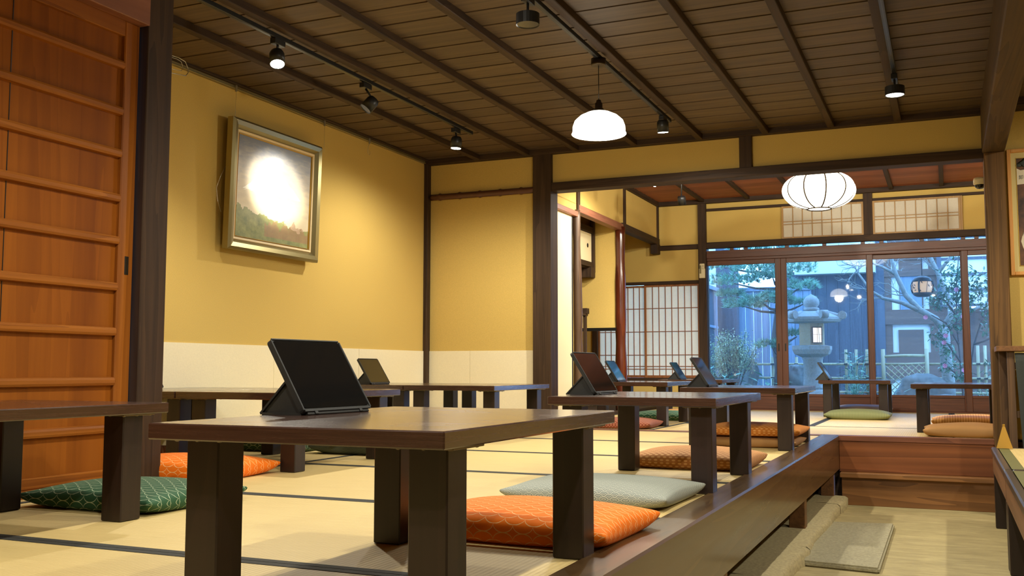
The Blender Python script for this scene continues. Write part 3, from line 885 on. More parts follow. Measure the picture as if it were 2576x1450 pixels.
def cushion(label, cx, cy, z, sx, sy, h, rz, mk, group=None, seed=0):
    rnd = random.Random(seed+11)
    n = 22
    ts = [math.sin(PI/2*(-1+2*i/n)) for i in range(n+1)]     # dense at the rims
    me = bpy.data.meshes.new('floor_cushion')
    bm = bmesh.new(); uvl = bm.loops.layers.uv.new('UVMap')
    ph = [rnd.uniform(0, 6) for _ in range(6)]
    def pos(u, v, s):
        a = max(0, (1-u*u))**.5; b = max(0, (1-v*v))**.5
        k = (a*b)**.62
        ear = 1 - .055*(1-abs(v)**2)*abs(u)**6 if True else 1
        ear2 = 1 - .055*(1-abs(u)**2)*abs(v)**6
        x = sx/2*u*ear; y = sy/2*v*ear2
        wob = 1 + .05*math.sin(4*u+ph[0])*math.sin(3*v+ph[1])
        if s > 0: zz = h*.36 + h*.64*k*wob
        else: zz = h*.36*(1-min(1, k*1.7))
        zz += .010*(u*u*v*v)**3 if s > 0 else .010*(u*u*v*v)**3
        return Vector((x, y, zz))
    arc = {}
    def cum(axis):
        out = [0.0]
        for i in range(n):
            p = pos(ts[i], 0, 1) if axis == 0 else pos(0, ts[i], 1)
            q = pos(ts[i+1], 0, 1) if axis == 0 else pos(0, ts[i+1], 1)
            out.append(out[-1] + (q-p).length)
        return out
    AU, AV = cum(0), cum(1)
    vt = [[bm.verts.new(pos(u, v, 1)) for v in ts] for u in ts]
    vb = [[vt[i][j] if i in (0, n) or j in (0, n) else bm.verts.new(pos(ts[i], ts[j], -1)) for j in range(n+1)] for i in range(n+1)]
    for g, fl in ((vt, False), (vb, True)):
        for i in range(n):
            for j in range(n):
                idx = [(i, j), (i+1, j), (i+1, j+1), (i, j+1)]
                if fl: idx = idx[::-1]
                f = bm.faces.new([g[a][b] for a, b in idx]); f.smooth = True
                for lp, (a, b) in zip(f.loops, idx): lp[uvl].uv = (AU[a], AV[b])
    bm.to_mesh(me); bm.free(); me.materials.append(CM[mk])
    o = bpy.data.objects.new('floor_cushion', me); C.objects.link(o)
    o.location = (cx, cy, z); o.rotation_euler = (0, 0, math.radians(rz))
    tag(o, label, 'cushion', 'flat floor cushions around the low tables')
    return o
ZC = .0015
cushion('dark green scale-patterned cushion on the tatami beside the amber board door', -2.40, 2.48, ZC, .54, .44, .075, 0, 'green', seed=1)
cushion('orange scale-patterned cushion tucked under the table beyond the door pillar', -2.82, 3.22, ZC, .56, .42, .085, 3, 'orange', seed=2)
cushion('maroon cushion half hidden behind the door pillar', -3.42, 3.72, ZC, .46, .36, .06, 0, 'maroon', seed=3)
cushion('dull green scale cushion lying near the wainscot behind the paired tables', -3.30, 4.47, ZC, .52, .44, .085, 0, 'dgreen', seed=4)
cushion('grey-green cushion lying beside the dull green one behind the paired tables', -2.73, 4.50, ZC, .54, .46, .075, 0, 'ggreen', seed=5)
cushion('bright orange scale-patterned cushion between table leg and edge beam', -1.01, 2.455, ZC, .56, .43, .085, -2, 'orange', seed=6)
cushion('blue-grey wave-patterned cushion lying between two tables by the edge beam', -1.055, 3.19, ZC, .56, .46, .075, -2, 'grey', seed=7)
cushion('brown star-patterned cushion with an orange sheen behind the middle table', -1.035, 4.445, ZC, .54, .45, .085, 0, 'brown', seed=8)
cushion('tan plain cushion at the bottom of the stack under the table by the beam end', -1.03, 5.78, ZC, .54, .44, .062, 0, 'tan', seed=9)
cushion('orange star cushion on top of the tan one under the table by the beam end', -1.01, 5.79, ZC+.0605, .54, .44, .068, 0, 'ostar', seed=10)
cushion('maroon star-patterned cushion just inside the inner room sill', -2.23, 7.13, ZC, .54, .42, .075, 2, 'maroon', seed=11)
cushion('mid green scale cushion behind the table near the red log post', -2.22, 8.41, ZC, .60, .46, .075, 0, 'green', seed=12)
cushion('tan cushion beyond the mid green one in the inner room', -2.18, 9.03, ZC, .54, .40, .07, 0, 'tan', seed=13)
cushion('olive striped cushion in front of the table at the garden window', -.725, 9.19, ZC, .54, .42, .085, 0, 'olive', seed=14)
cushion('pale lilac cushion between that table and the garden doors', -.78, 10.44, ZC, .54, .42, .085, 0, 'lilac', seed=15)
cushion('plain tan cushion at the step edge beside the passage post', .11, 7.125, ZC, .54, .42, .085, 0, 'tan', seed=16)
cushion('orange striped cushion behind the table leg beside the passage post', .17, 8.42, ZC, .60, .46, .085, 0, 'ostripe', seed=17)

# ================================================================== LAMPS
def track(x, y0, y1, label):
    t = thing('lighting_track', label, 'lighting track', (x, 0, 2.0), group='ceiling lighting tracks')
    part_box('rail', M['blackmetal'], t, -.012, .012, y0, y1, -.003, .020)
    part_box('slot', M['black'], t, -.003, .003, y0+.02, y1-.02, -.0034, -.0028, bev=0)
    part_box('end_cap', M['blackmetal'], t, -.0125, .0125, y1, y1+.012, -.004, .020)
track(-2.88, -1.3, 5.9, 'black lighting track along the ceiling nearest the painting wall'.replace('nearest', 'beside'))
track(-1.575, -1.3, 6.1, 'black lighting track along the middle of the ceiling carrying the opal pendant')
track(-.212, -1.3, 5.9, 'black lighting track along the ceiling by the heavy passage beam')
def spot_light(parent, energy, size, direction, radius=.03, blend=.6, color=WARM):
    ld = bpy.data.lights.new('lamp_light', 'SPOT')
    ld.energy = energy; ld.spot_size = math.radians(size); ld.spot_blend = blend; ld.shadow_soft_size = radius; ld.color = color
    o = bpy.data.objects.new('lamp_light', ld); C.objects.link(o); o.parent = parent
    o.rotation_euler = Vector(direction).to_track_quat('-Z', 'Y').to_euler()
    return o
def spotlight(x, y, z, label, direction=(0, 0, -1), on=1.0, size=130, ztop=2.0, kind='can', face=None):
    """track spotlight; z is the lamp mouth"""
    t = thing('track_spotlight', label, 'spotlight', (x, y, z), group='track spotlights')
    d = Vector(direction).normalized()
    q = d.to_track_quat('-Z', 'Y')
    rot = q.to_matrix().to_4x4()
    r, hgt = (.036, .078) if kind == 'can' else (.050, .048)
    b = MB()
    b.lathe([(r*.9, .004), (r, 0), (r, hgt*(.8 if kind == 'can' else .97)), (r*(.8 if kind == 'can' else .96), hgt), (.004, hgt)], 24, capb=False, smooth=kind == 'can')
    vs = b.bm.verts[:]; bmesh.ops.transform(b.bm, matrix=rot, verts=vs)
    b.build('housing', M['blackmetal'], t)
    f = MB(); f.lathe([(.002, .003), (r*.9, .003)], 24, capt=False, capb=True)
    bmesh.ops.transform(f.bm, matrix=rot, verts=f.bm.verts[:])
    f.build('lamp_face', face or (M['bulb'] if on else M['lampoff']), t)
    top = rot @ Vector((0, 0, hgt*.9))
    s = MB(); s.tube([(top.x, top.y, top.z-.005), (0, 0, max(ztop-z-.03, top.z+.004))], .006, 8)
    s.build('stem', M['blackmetal'], t)
    part_box('adapter', M['blackmetal'], t, -.016, .016, -.04, .04, ztop-z-.032, ztop-z-.004)
    if on:
        l = spot_light(t, SPOT_W*on, size, d)
        l.location = d*.012
    return t
spotlight(-2.88, 3.80, 1.875, 'lit track spotlight before the painting, closest to the door pillar', (.30, -.30, -1), .80, 168, face=M['bulb'])
spotlight(-2.89, 4.60, 1.855, 'unlit black spotlight tilted toward the wall between two lit ones', (-.45, -.45, -.75), 0, 60)
spotlight(-2.90, 5.72, 1.865, 'lit track spotlight in front of the room corner post', (-.05, -.05, -1), .56, 170)
spotlight(-1.575, 5.95, 1.895, 'lit track spotlight on the middle track beyond the opal pendant', (.0, .1, -1), 1.2, 165)
spotlight(-1.575, 3.77, 1.875, 'squat unlit cylinder spotlight on the middle track before the pendant', (0, 0, -1), 0, 130, kind='squat')
spotlight(-.212, 5.58, 1.885, 'squat black spotlight near the heavy passage beam with a dim face', (0, 0, -1), .8, 140, kind='squat', face=M['bulbdim'])
# tracks carry on out of view; spotlights added there to brighten the rooms
spotlight(-1.575, 2.35, 1.88, 'added unseen spotlight above the table by the edge beam', (0, .05, -1), .66, 150)
spotlight(-1.575, .6, 1.88, 'added unseen spotlight on the middle track nearer the entrance wall', (0, .25, -1), .85, 150)
spotlight(-2.88, 1.6, 1.88, 'added unseen spotlight above the board door side table', (0, .2, -1), .66, 150)
spotlight(-.212, 2.6, 1.88, 'added unseen spotlight above the passage side of the platform', (0, 0, -1), .8, 150)
spotlight(-1.575, 3.15, 1.88, 'added unseen narrow spotlight on the middle track brightening the painting', tuple(Vector((-3.63, 4.80, 1.50)) - Vector((-1.575, 3.15, 1.88))), 9, 10.5)  # added to make the bright patch on the canvas
spotlight(-.212, .4, 1.88, 'added unseen spotlight at the entrance end of the passage track', (0, .2, -1), .9, 150)
spotlight(1.30, 5.30, 1.96, 'added unseen spotlight over the passage benches by the picture', (-.1, .35, -1), 1.0, 150, ztop=2.085)  # this and the next added to brighten the passage wall and post
spotlight(1.30, 2.20, 1.96, 'added unseen spotlight over the passage benches at the entrance end', (-.2, .3, -1), 1.0, 150, ztop=2.085)
# inner room spots hang from a ceiling rib
spotlight(-2.27, 8.2, 1.995, 'small lit spotlight hanging below the red ceiling near the lintel', (-.30, -.05, -1), .8, 160, ztop=2.25)
spotlight(-2.10, 8.55, 1.875, 'slim black cylinder spotlight hanging before the inner room back wall', (0, .3, -1), .5, 110, ztop=2.25, face=M['bulbdim'])
spotlight(.40, 8.4, 1.95, 'added unseen spotlight hanging over the inner room table by the passage post', (0, 0, -1), .12, 130, ztop=2.25)  # hidden from view, added to brighten the inner room
for x_, lab_ in ((-1.65, 'added unseen spotlight tucked behind the lintel nearer the fusuma side'), (-.55, 'added unseen spotlight tucked behind the middle of the lintel in the inner room'), (.62, 'added unseen spotlight tucked behind the lintel end over the inner room')):
    spotlight(x_, 7.15, 2.02, lab_, (-.05, .95, -.38), 1.12, 150, ztop=2.25)  # three hidden lamps added to light the inner back wall
# opal pendant
pn = thing('pendant_lamp', 'opal white glass pendant lamp hanging from the middle ceiling track', 'pendant lamp', (-1.575, 4.70, 0))
b = MB(); b.lathe([(.036, 1.965), (.038, 1.97), (.038, 2.0)], 20); b.build('ceiling_cup', M['bronze'], pn)
b = MB(); b.tube([(0, 0, 1.965), (0, 0, 1.78)], .0022, 8); b.build('cord', M['black'], pn)
b = MB(); b.lathe([(.004, 1.79), (.012, 1.785), (.013, 1.775), (.019, 1.77), (.019, 1.745), (.024, 1.742), (.030, 1.728), (.028, 1.722)], 20); so = b.build('socket', M['bronze'], pn)
b = MB()
for k in range(3):
    a = k*2*PI/3
    b.tube([(.028*math.cos(a), .028*math.sin(a), 1.728), (.036*math.cos(a), .036*math.sin(a), 1.728)], .003, 6)
b.build('thumbscrew', M['bronze'], so)
b = MB(); b.lathe([(.030, 1.728), (.060, 1.720), (.095, 1.703), (.122, 1.678), (.132, 1.65), (.133, 1.622), (.138, 1.612), (.133, 1.608), (.127, 1.62), (.125, 1.65), (.114, 1.675), (.09, 1.697), (.03, 1.722)], 40, capb=False, capt=False)
b.build('lamp_shade', M['shade'], pn)
b = MB(); b.blob((0, 0, 1.66), .03, 2, 0); b.build('light_bulb', M['bulbdim'], pn)
pl = bpy.data.lights.new('lamp_light', 'POINT'); pl.energy = BULB_W; pl.color = WARM; pl.shadow_soft_size = .06
o = bpy.data.objects.new('lamp_light', pl); C.objects.link(o); o.parent = pn; o.location = (0, 0, 1.58)
# round paper lantern of the inner room
lt = thing('paper_lantern', 'large round white paper lantern glowing under the inner room ceiling', 'lantern', (-.912, 8.3, 1.875))
R0, H0 = .282, .150
prof = []
for i in range(25):
    a = -PI/2 + PI*i/24
    r = R0*abs(math.cos(a))**.80; z = H0*math.sin(a)
    if r > .09: prof.append((r, z))
prof = [(.092, -H0*.995)] + prof + [(.092, H0*.995)]
b = MB(); b.lathe(prof, 120, lobes=10, amp=.07); b.build('paper_shade', M['lantern'], lt)
for k in range(10):
    a = 2*PI*k/10
    b = MB(); b.tube([(r*.972*math.cos(a), r*.972*math.sin(a), z) for r, z in prof], .0058, 6)
    b.build('rib', M['ribwire'], lt)
for z in (-H0*.995-.003, H0*.995+.003):
    b = MB(); b.tube([(.092*math.cos(2*PI*k/32), .092*math.sin(2*PI*k/32), z) for k in range(33)], .005, 8); b.build('ring', M['ribwire'], lt)
b = MB(); b.tube([(0, 0, H0*.99), (0, 0, .375)], .004, 8); b.build('cord', M['black'], lt)
b = MB(); b.lathe([(.05, .355), (.05, .378)], 20); b.build('ceiling_cup', M['blackmetal'], lt)

# ================================================================== ON THE WALLS
# painting
pt = thing('framed_painting', 'framed mountain landscape painting hanging on the ochre wall', 'painting', (-3.662, 4.80, 1.098))
pt.rotation_euler = (0, math.radians(1.6), 0)
PW, PH = .86, .74
def frame_ring(b, y0, y1, z0, z1, wd, x0, x1, mi=0):
    """mitred frame with a bulged face toward +x"""
    prof = [(0, x0), (0, x0+(x1-x0)*.75), (wd*.25, x1), (wd*.7, x1-(x1-x0)*.12), (wd, x0+(x1-x0)*.45), (wd, x0)]
    cs = [(y0, z0, 1, 1), (y1, z0, -1, 1), (y1, z1, -1, -1), (y0, z1, 1, -1)]
    rings = [[b.bm.verts.new((px, cy+sy*o_, cz+sz*o_)) for o_, px in prof] for cy, cz, sy, sz in cs]
    for i in range(4):
        A, B = rings[i], rings[(i+1) % 4]
        for k in range(len(prof)-1):
            b.bm.faces.new((A[k], B[k], B[k+1], A[k+1])).material_index = mi
b = MB(); frame_ring(b, -PW/2, PW/2, 0, PH, .055, 0, .05); b.build('frame', M['frame'], pt)
b = MB(); frame_ring(b, -PW/2+.055, PW/2-.055, .055, PH-.055, .022, 0, .026); b.build('liner', M['liner'], pt)
b = MB(); frame_ring(b, -PW/2+.076, PW/2-.076, .076, PH-.076, .006, 0, .022); b.build('gilt_edge', M['gilt'], pt)
me = bpy.data.meshes.new('canvas'); bm = bmesh.new(); uvl = bm.loops.layers.uv.new('UVMap')
for xx, fl in ((.015, 0),):
    pp = [(-PW/2+.078, .078), (PW/2-.078, .078), (PW/2-.078, PH-.078), (-PW/2+.078, PH-.078)]
    f = bm.faces.new([bm.verts.new((xx, *p)) for p in pp])
    for lp, uvv in zip(f.loops, ((0, 0), (1, 0), (1, 1), (0, 1))): lp[uvl].uv = uvv
    ex = bmesh.ops.extrude_face_region(bm, geom=[f])
    bmesh.ops.translate(bm, verts=[v for v in ex['geom'] if isinstance(v, bmesh.types.BMVert)], vec=(-.012, 0, 0))
bmesh.ops.recalc_face_normals(bm, faces=bm.faces); bm.to_mesh(me); bm.free(); me.materials.append(M['painting'])
o = bpy.data.objects.new('canvas', me); C.objects.link(o); o.parent = pt
b = MB(); b.tube([(-.002, -.425, .46), (-.01, -.455, .40), (-.02, -.475, .33), (-.02, -.46, .26), (-.01, -.44, .20)], .0012, 5)
b.build('cord_end', M['steel'], pt)
# picture rail with hooks and wires
pr = thing('picture_rail', 'metal picture rail running along the top of the ochre wall', 'picture rail', (-3.70, 3.05, 2.025))
part_box('rail', M['railmetal'], pr, 0, .018, 0, 3.69, .005, .03, bev=.003)
part_box('lip', M['railmetal'], pr, 0, .024, 0, 3.69, 0, .007, bev=.002)
for yy, ln in ((4.472, .20), (5.354, .20)):
    hk = thing('hanging_hook', 'small rail hook with a thin wire holding the painting, ' + ('door pillar end' if yy < 5 else 'room corner end'), 'hook', (-3.672, yy, 2.02), group='picture rail hooks')
    b = MB(); b.box(-.006, .004, -.005, .005, -.012, .03, .001); b.build('clip', M['steel'], hk)
    b = MB(); b.tube([(0, 0, -.01), (.012, -.02, -.19)], .0008, 5); b.build('wire', M['steel'], hk)
hk = thing('hanging_hook', 'empty wire hook dangling from the picture rail past the painting', 'hook', (-3.672, 5.905, 2.02), group='picture rail hooks')
b = MB(); b.box(-.006, .004, -.005, .005, -.012, .03, .001); b.build('clip', M['steel'], hk)
b = MB(); b.tube([(0, .0, -.012), (0, -.02, -.04), (0, -.022, -.075), (0, -.004, -.095), (0, .008, -.075), (0, .0, -.06)], .0014, 6); b.build('wire', M['steel'], hk)
# bent wire hanger end by the pillar
b = MB()
pth = [(0, -.16, .02), (0, -.02, .03), (0, .03, .022), (0, .05, -.005), (0, .053, -.03), (0, .035, -.05), (0, -.16, -.075)]
b.tube([(x, y, z) for x, y, z in pth], .0022, 6); b.tube([(x, y*.62-.02, z*.66) for x, y, z in pth], .0016, 6)
tag(b.build('wire_hanger', M['steel'], loc=(-3.55, 3.89, 1.985)), 'bent silver wire hanger sticking out behind the door pillar top', 'hanger')
# poster on the passage wall
ps = thing('framed_poster', 'orange wood framed picture with beige mat on the passage wall', 'picture', (.378, 6.87, 1.01))
PWd, PHt = .56, .79
b = MB()
for q in ((0, .022, 0, PHt), (PWd-.022, PWd, 0, PHt)): b.box(q[0], q[1], -.025, 0, q[2], q[3], .003)
for q in ((.022, PWd-.022, 0, .022), (.022, PWd-.022, PHt-.022, PHt)): b.box(q[0], q[1], -.025, 0, q[2], q[3], .003)
b.build('frame', M['posterframe'], ps)
part_box('mat_board', M['mat_board'], ps, .02, PWd-.02, -.010, -.002, .02, PHt-.02, bev=0)
b = MB(); b.box(.050, .053, -.013, -.009, .056, .733); b.box(PWd-.053, PWd-.05, -.013, -.009, .056, .733); b.box(.05, PWd-.05, -.013, -.009, .056, .059); b.box(.05, PWd-.05, -.013, -.009, .73, .733)
b.build('gilt_edge', M['gilt'], ps)
ph = part_box('photo', M['photo'], ps, .053, PWd-.053, -.0115, -.009, .059, .73, bev=0)
b = MB(); b.face([(.054, -.0118, .565), (.12, -.0118, .57), (.12, -.0118, .66), (.075, -.0118, .655), (.054, -.0118, .668)]); b.build('note', M['note'], ph)
b = MB(); b.blob((.10, -.0118, .70), .03, 2, .3, sq=(1.3, .02, .8), seed=4); b.blob((.066, -.0118, .688), .014, 2, .3, sq=(1.2, .02, .8), seed=5); b.build('leaf_print', M['blossom'], ph)
b = MB(); b.blob((.085, -.0118, .21), .03, 2, .1, sq=(.7, .02, 2), seed=6); b.build('blade_print', M['note'], ph)
tx = bpy.data.curves.new('lettering', 'FONT'); tx.body = '\u5378'; tx.size = .028; tx.extrude = .0002
o = bpy.data.objects.new('lettering', tx); C.objects.link(o); o.parent = ph; o.location = (.063, -.0124, .60); o.rotation_euler = (PI/2, 0, 0)
tx.materials.append(M['black'])
dg = bpy.context.evaluated_depsgraph_get(); dg.update()
me = bpy.data.meshes.new_from_object(o.evaluated_get(dg))
o2 = bpy.data.objects.new('lettering', me); C.objects.link(o2); o2.parent = ph; o2.location = o.location; o2.rotation_euler = o.rotation_euler
bpy.data.objects.remove(o); o2.name = 'lettering'
# wall remote
rm = thing('remote_control', 'cream air-conditioner remote in a holder on the garden-side pillar', 'remote', (-2.415, YW-.05, 1.42))
part_box('body', M['cream'], rm, -.026, .028, -.018, -.004, .0, .155, bev=.005)
part_box('holder', M['cream'], rm, -.030, .034, -.022, .0, -.004, .10, bev=.004)
part_box('display', M['lcd'], rm, -.024, -.006, -.0235, -.0175, .045, .135, bev=0)
b = MB()
for zz in (.128, .115, .095): b.box(.003, .02, -.0195 if zz > .1 else -.0235, -.017, zz, zz+.005)
b.build('button', M['lcd'], rm)
# security camera at the lintel end
sc = thing('security_camera', 'white dome security camera fixed behind the passage post under the lintel', 'camera', (.228, 7.0, 1.60))
b = MB(); b.lathe([(.004, .062), (.036, .058), (.040, .045), (.040, .02), (.034, .014)], 24, capb=False); b.build('housing', M['cream'], sc)
b = MB(); b.lathe([(.033, .016), (.029, .0), (.018, -.01), (.004, -.013)], 20, capb=False); b.build('dome', M['screen'], sc)
part_box('bracket', M['cream'], sc, .02, .10, -.09, -.02, .03, .06)

# ================================================================== PASSAGE OBJECTS
b = MB()
vs = b.prism([(-.632, 4.58), (-.29, 4.53), (-.292, 5.86), (-.607, 5.80)], 'z', -.432, -.405)
bmesh.ops.bevel(b.bm, geom=b.bm.edges[:], offset=.008, segments=2, affect='EDGES')
tag(b.build('stepping_stone', M['stone']), 'grey rectangular stepping stone set in the passage floor by the edge beam', 'stone')
# tatami-topped benches
def bench(y0, y1, label, x0=.205, x1=1.0):
    t = thing('bench', label, 'bench', (x0, y0, -.43), group='tatami-topped benches in the passage')
    L, W = y1-y0, x1-x0
    f = MB()
    f.box(0, .035, 0, L, .395, .432, .006); f.box(W-.035, W, 0, L, .395, .432, .006)
    f.box(.035, W-.035, 0, .030, .395, .432, .006); f.box(.035, W-.035, L-.03, L, .395, .432, .006)
    f.build('frame', M['benchwood'], t)
    s = MB(); s.box(.006, .03, .006, L-.006, .30, .395); s.box(W-.03, W-.006, .006, L-.006, .30, .395); s.box(.03, W-.03, .006, .03, .30, .395); s.box(.03, W-.03, L-.03, L-.006, .30, .395)
    s.build('side_board', M['benchside'], t)
    part_box('tatami_top', M['taty'], t, .035, W-.035, .03, L-.03, .40, .430, bev=0)
    for a_, b_ in ((.035, .085), (W-.085, W-.035)):
        part_box('cloth_border', M['olive'], [c for c in t.children if c.name.startswith('tatami_top')][0], a_, b_, .03, L-.03, .425, .4312, bev=0)
    for xx in (.008, W-.068):
        for yy in (.01, L-.075):
            part_box('leg', M['leg'], t, xx, xx+.06, yy, yy+.065, 0, .30, bev=.003)
    return t
bench(4.80, 6.14, 'tatami-topped dark bench standing against the passage shelf, olive cloth edging')
bench(3.48, 4.79, 'tatami-topped dark bench at the passage entrance end, a cord hanging under its corner')
b = MB(); b.tube([(.245, 3.62, -.12), (.235, 3.60, -.20), (.232, 3.61, -.27), (.25, 3.64, -.30), (.26, 3.66, -.24), (.258, 3.66, -.13)], .006, 8)
cord = b.build('loop_cord', M['railmetal']); tag(cord, 'looped pale cord hanging under the corner of the entrance-end bench', 'cord')
# serving shelf with dark cloth
sv = thing('serving_shelf', 'brown wooden stand with a top board beneath the framed picture', 'shelf', (.262, 6.43, -.43))
part_box('top_board', M['benchside'], sv, 0, .75, 0, .30, .965, .995)
part_box('leg', M['darklog'], sv, .055, .095, .03, .07, 0, .965)
part_box('leg', M['darklog'], sv, .655, .695, .03, .07, 0, .965)
part_box('crossbar', M['darklog'], sv, .095, .655, .035, .06, .86, .90)
part_box('crossbar', M['darklog'], sv, .095, .655, .035, .06, .58, .62)
part_box('brace', M['darklog'], sv, .02, .06, .2, .23, 0, .965)
# draped cloth
b = MB(); g = []
for i in range(25):
    u = i/24
    g.append([b.bm.verts.new((.095 + .015*(1-v)*0 + u*.54 + .028*v, .018 + .008*math.sin(u*22)*v - .01*v, .955 - v*.62)) for v in [k/12 for k in range(13)]])
for i in range(24):
    for k in range(12):
        f = b.bm.faces.new((g[i][k], g[i+1][k], g[i+1][k+1], g[i][k+1])); f.smooth = True
o = b.build('hanging_cloth', M['cloth'], loc=(.262, 6.43, -.43)); sol = o.modifiers.new('thickness', 'SOLIDIFY'); sol.thickness = .002
tag(o, 'dark blue-grey cloth hanging from the stand below the framed picture', 'cloth')
# tent card on the bench end
fs = thing('tent_card', 'small yellow triangular card standing on the far bench end by the post', 'card', (.268, 6.05, .0028))
for s_ in (-1, 1):
    b = MB()
    v0 = b.prism([(-.040, 0), (.040, 0), (.004, .125), (-.004, .125)], 'y', -.001, .001)
    bmesh.ops.transform(b.bm, matrix=Matrix.Translation((0, 0, .125)) @ Matrix.Rotation(s_*math.radians(9), 4, 'X') @ Matrix.Translation((0, 0, -.125)), verts=v0)
    b.build('card_panel', M['yellow'], fs)
b = MB(); b.box(-.006, .006, -.003, .003, .121, .130, .001); b.build('fold', M['yellow'], fs)

# ================================================================== GARDEN
GZ = .02
b = MB(); b.box(-9, 7, 10.95, 21, -.6, GZ); struct('ground', b, M['o_ground'])
# neighbour wall along the side: plaster over boards
ln = thing('wall_garden', None, None, kind='structure')
part_box('plaster', M['o_white'], ln, -3.55, -3.25, 13.4, 15.4, 1.62, 3.6, bev=0)
part_box('boarding', M['o_dark'], ln, -3.55, -3.25, 13.4, 15.4, -.1, 1.62, bev=0)
b = MB(); b.box(-3.56, -3.20, 13.4, 15.4, 1.62, 1.68, .004); b.box(-3.56, -3.22, 13.4, 15.4, 1.05, 1.09, .004)
for y in (13.45, 14.2, 15.2): b.box(-3.56, -3.21, y-.03, y+.03, -.1, 1.62)
b.build('rail', M['o_board'], ln)
sbox('pillar', M['o_dark'], -3.25, -2.95, 15.35, 15.6, -.1, 2.6)
# plank fence at the back
pf = thing('plank_fence', 'weathered grey vertical plank fence behind the pine tree', 'fence', (-3.0, 15.7, GZ))
b = MB()
for i in range(9):
    x = i*.125; rnd = random.Random(i)
    b.box(x+.003, x+.122, rnd.uniform(0, .006), .03, 0, 1.62+rnd.uniform(-.01, .01), .003)
b.build('plank', M['o_board'], pf)
part_box('top_rail', M['o_board'], pf, 0, 1.13, -.03, .06, 1.62, 1.68)
# garden building
gb = thing('garden_building', 'dark timber building with white plaster and paper windows across the garden', 'building', (0, 16, GZ))
b = MB()
for i in range(9): b.box(-2.35+i*.168, -2.35+i*.168+.165, 0, .05, 0, 1.93, .002)
b.build('dark_boarding', M['o_dark'], gb)
part_box('eave_board', M['o_lead'], gb, -2.12, -.95, -.28, -.05, 1.86, 2.45)
part_box('corner_post', M['o_dark'], gb, -.98, -.84, -.06, .12, 0, 2.6)
part_box('white_wall', M['o_white'], gb, -.84, .05, .02, .08, 0, 2.5, bev=0)
b = MB()
b.box(-.84, -.74, -.03, .03, .55, 2.6); b.box(-.63, -.30, -.02, .04, 1.08, 2.6); b.box(-.22, .05, -.03, .03, .5, 2.6)
b.box(-.84, .2, -.05, .03, 1.08, 1.30); b.box(-.84, .2, -.05, .03, 1.80, 1.90); b.box(-.84, .05, -.05, .03, 2.05, 2.6); b.box(-.84, .6, -.05, .03, .28, .66)
b.box(-.66, -.31, -.02, .03, .66, 1.0)
b.build('timber_frame', M['o_brown'], gb)
part_box('blue_panel', M['o_board'], gb, -.62, -.32, -.025, -.015, 1.30, 1.80, bev=0)
part_box('dark_wall', M['o_brown'], gb, .05, 1.6, 0, .06, 0, 1.30, bev=0)
pw_ = part_box('paper_window', M['o_white'], gb, -.05, 1.4, -.30, -.27, 1.33, 2.3, bev=0)
b = MB()
for x in (-.07, .25, .60, .95, 1.3): b.box(x-.03, x+.03, -.335, -.30, 1.30, 2.35)
for z in (1.33, 1.55, 1.78, 2.01, 2.26): b.box(-.08, 1.4, -.33, -.30, z-.018, z+.018)
b.build('window_lattice', M['o_dark'], pw_)
part_box('roof', M['o_dark'], gb, -2.5, 2.4, -.15, 3.0, 2.55, 2.7, bev=0)
# bamboo fence: rails and posts
bf = thing('bamboo_fence', 'low bamboo rail fence with tied posts running behind the stone lantern', 'fence', (0, 14.3, 0))
for z in (.50, .31, .12):
    b = MB(); b.tube([(-3.2, 0, z), (-.82, 0, z)], .017, 10); b.build('rail', M['o_bam'], bf)
    b = MB(); b.tube([(-.22, 0, z), (1.3, 0, z)], .017, 10); b.build('rail', M['o_bam'], bf)
for x, zt in ((-2.95, .62), (-2.60, .60), (-2.25, .60), (-1.93, .60), (-1.60, .64), (-1.272, .70), (-1.138, .70), (-1.0, .70), (.02, .66), (.365, .74), (.45, .74), (.80, .72)):
    b = MB(); b.tube([(x, .03, GZ), (x, .03, zt)], .02, 10); p = b.build('post', M['o_bam'], bf)
    b = MB()
    for z in (.50, .31): b.box(x-.024, x+.024, -.022, .055, z-.012, z+.012)
    b.build('twine_knot', M['o_tie'], p)
# lattice gate
gt = thing('bamboo_gate', 'small bamboo garden gate with diamond lattice between two posts', 'gate', (-.79, 14.25, 0))
for x in (0, .54):
    b = MB(); b.tube([(x, 0, GZ), (x, 0, .70)], .026, 10); b.build('post', M['o_bam'], gt)
for z, r in ((.60, .019), (.50, .014)):
    b = MB(); b.tube([(.02, 0, z), (.27, 0, z+.012 if z > .55 else z), (.52, 0, z+.01)], r, 8); b.build('rail', M['o_bam'], gt)
b = MB()
for k in range(-6, 9):
    for s_ in (1, -1):
        xa, za, xb, zb = .03+k*.085, .08, .03+k*.085+.42, .50
        if s_ < 0: xa, xb = .54-(xa), .54-(xb)
        lo, hi = .03, .51
        def clip(xa, za, xb, zb):
            if xa > xb: xa, za, xb, zb = xb, zb, xa, za
            if xb <= lo or xa >= hi: return None
            if xa < lo: za += (zb-za)*(lo-xa)/(xb-xa); xa = lo
            if xb > hi: zb = za+(zb-za)*(hi-xa)/(xb-xa); xb = hi
            return xa, za, xb, zb
        c_ = clip(xa, za, xb, zb)
        if c_: b.tube([(c_[0], .006*s_, c_[1]), (c_[2], .006*s_, c_[3])], .0065, 6)
b.build('lattice', M['o_bam'], gt)
sbox('pillar', M['o_dark'], -.97, -.89, 14.2, 14.28, GZ, .70)
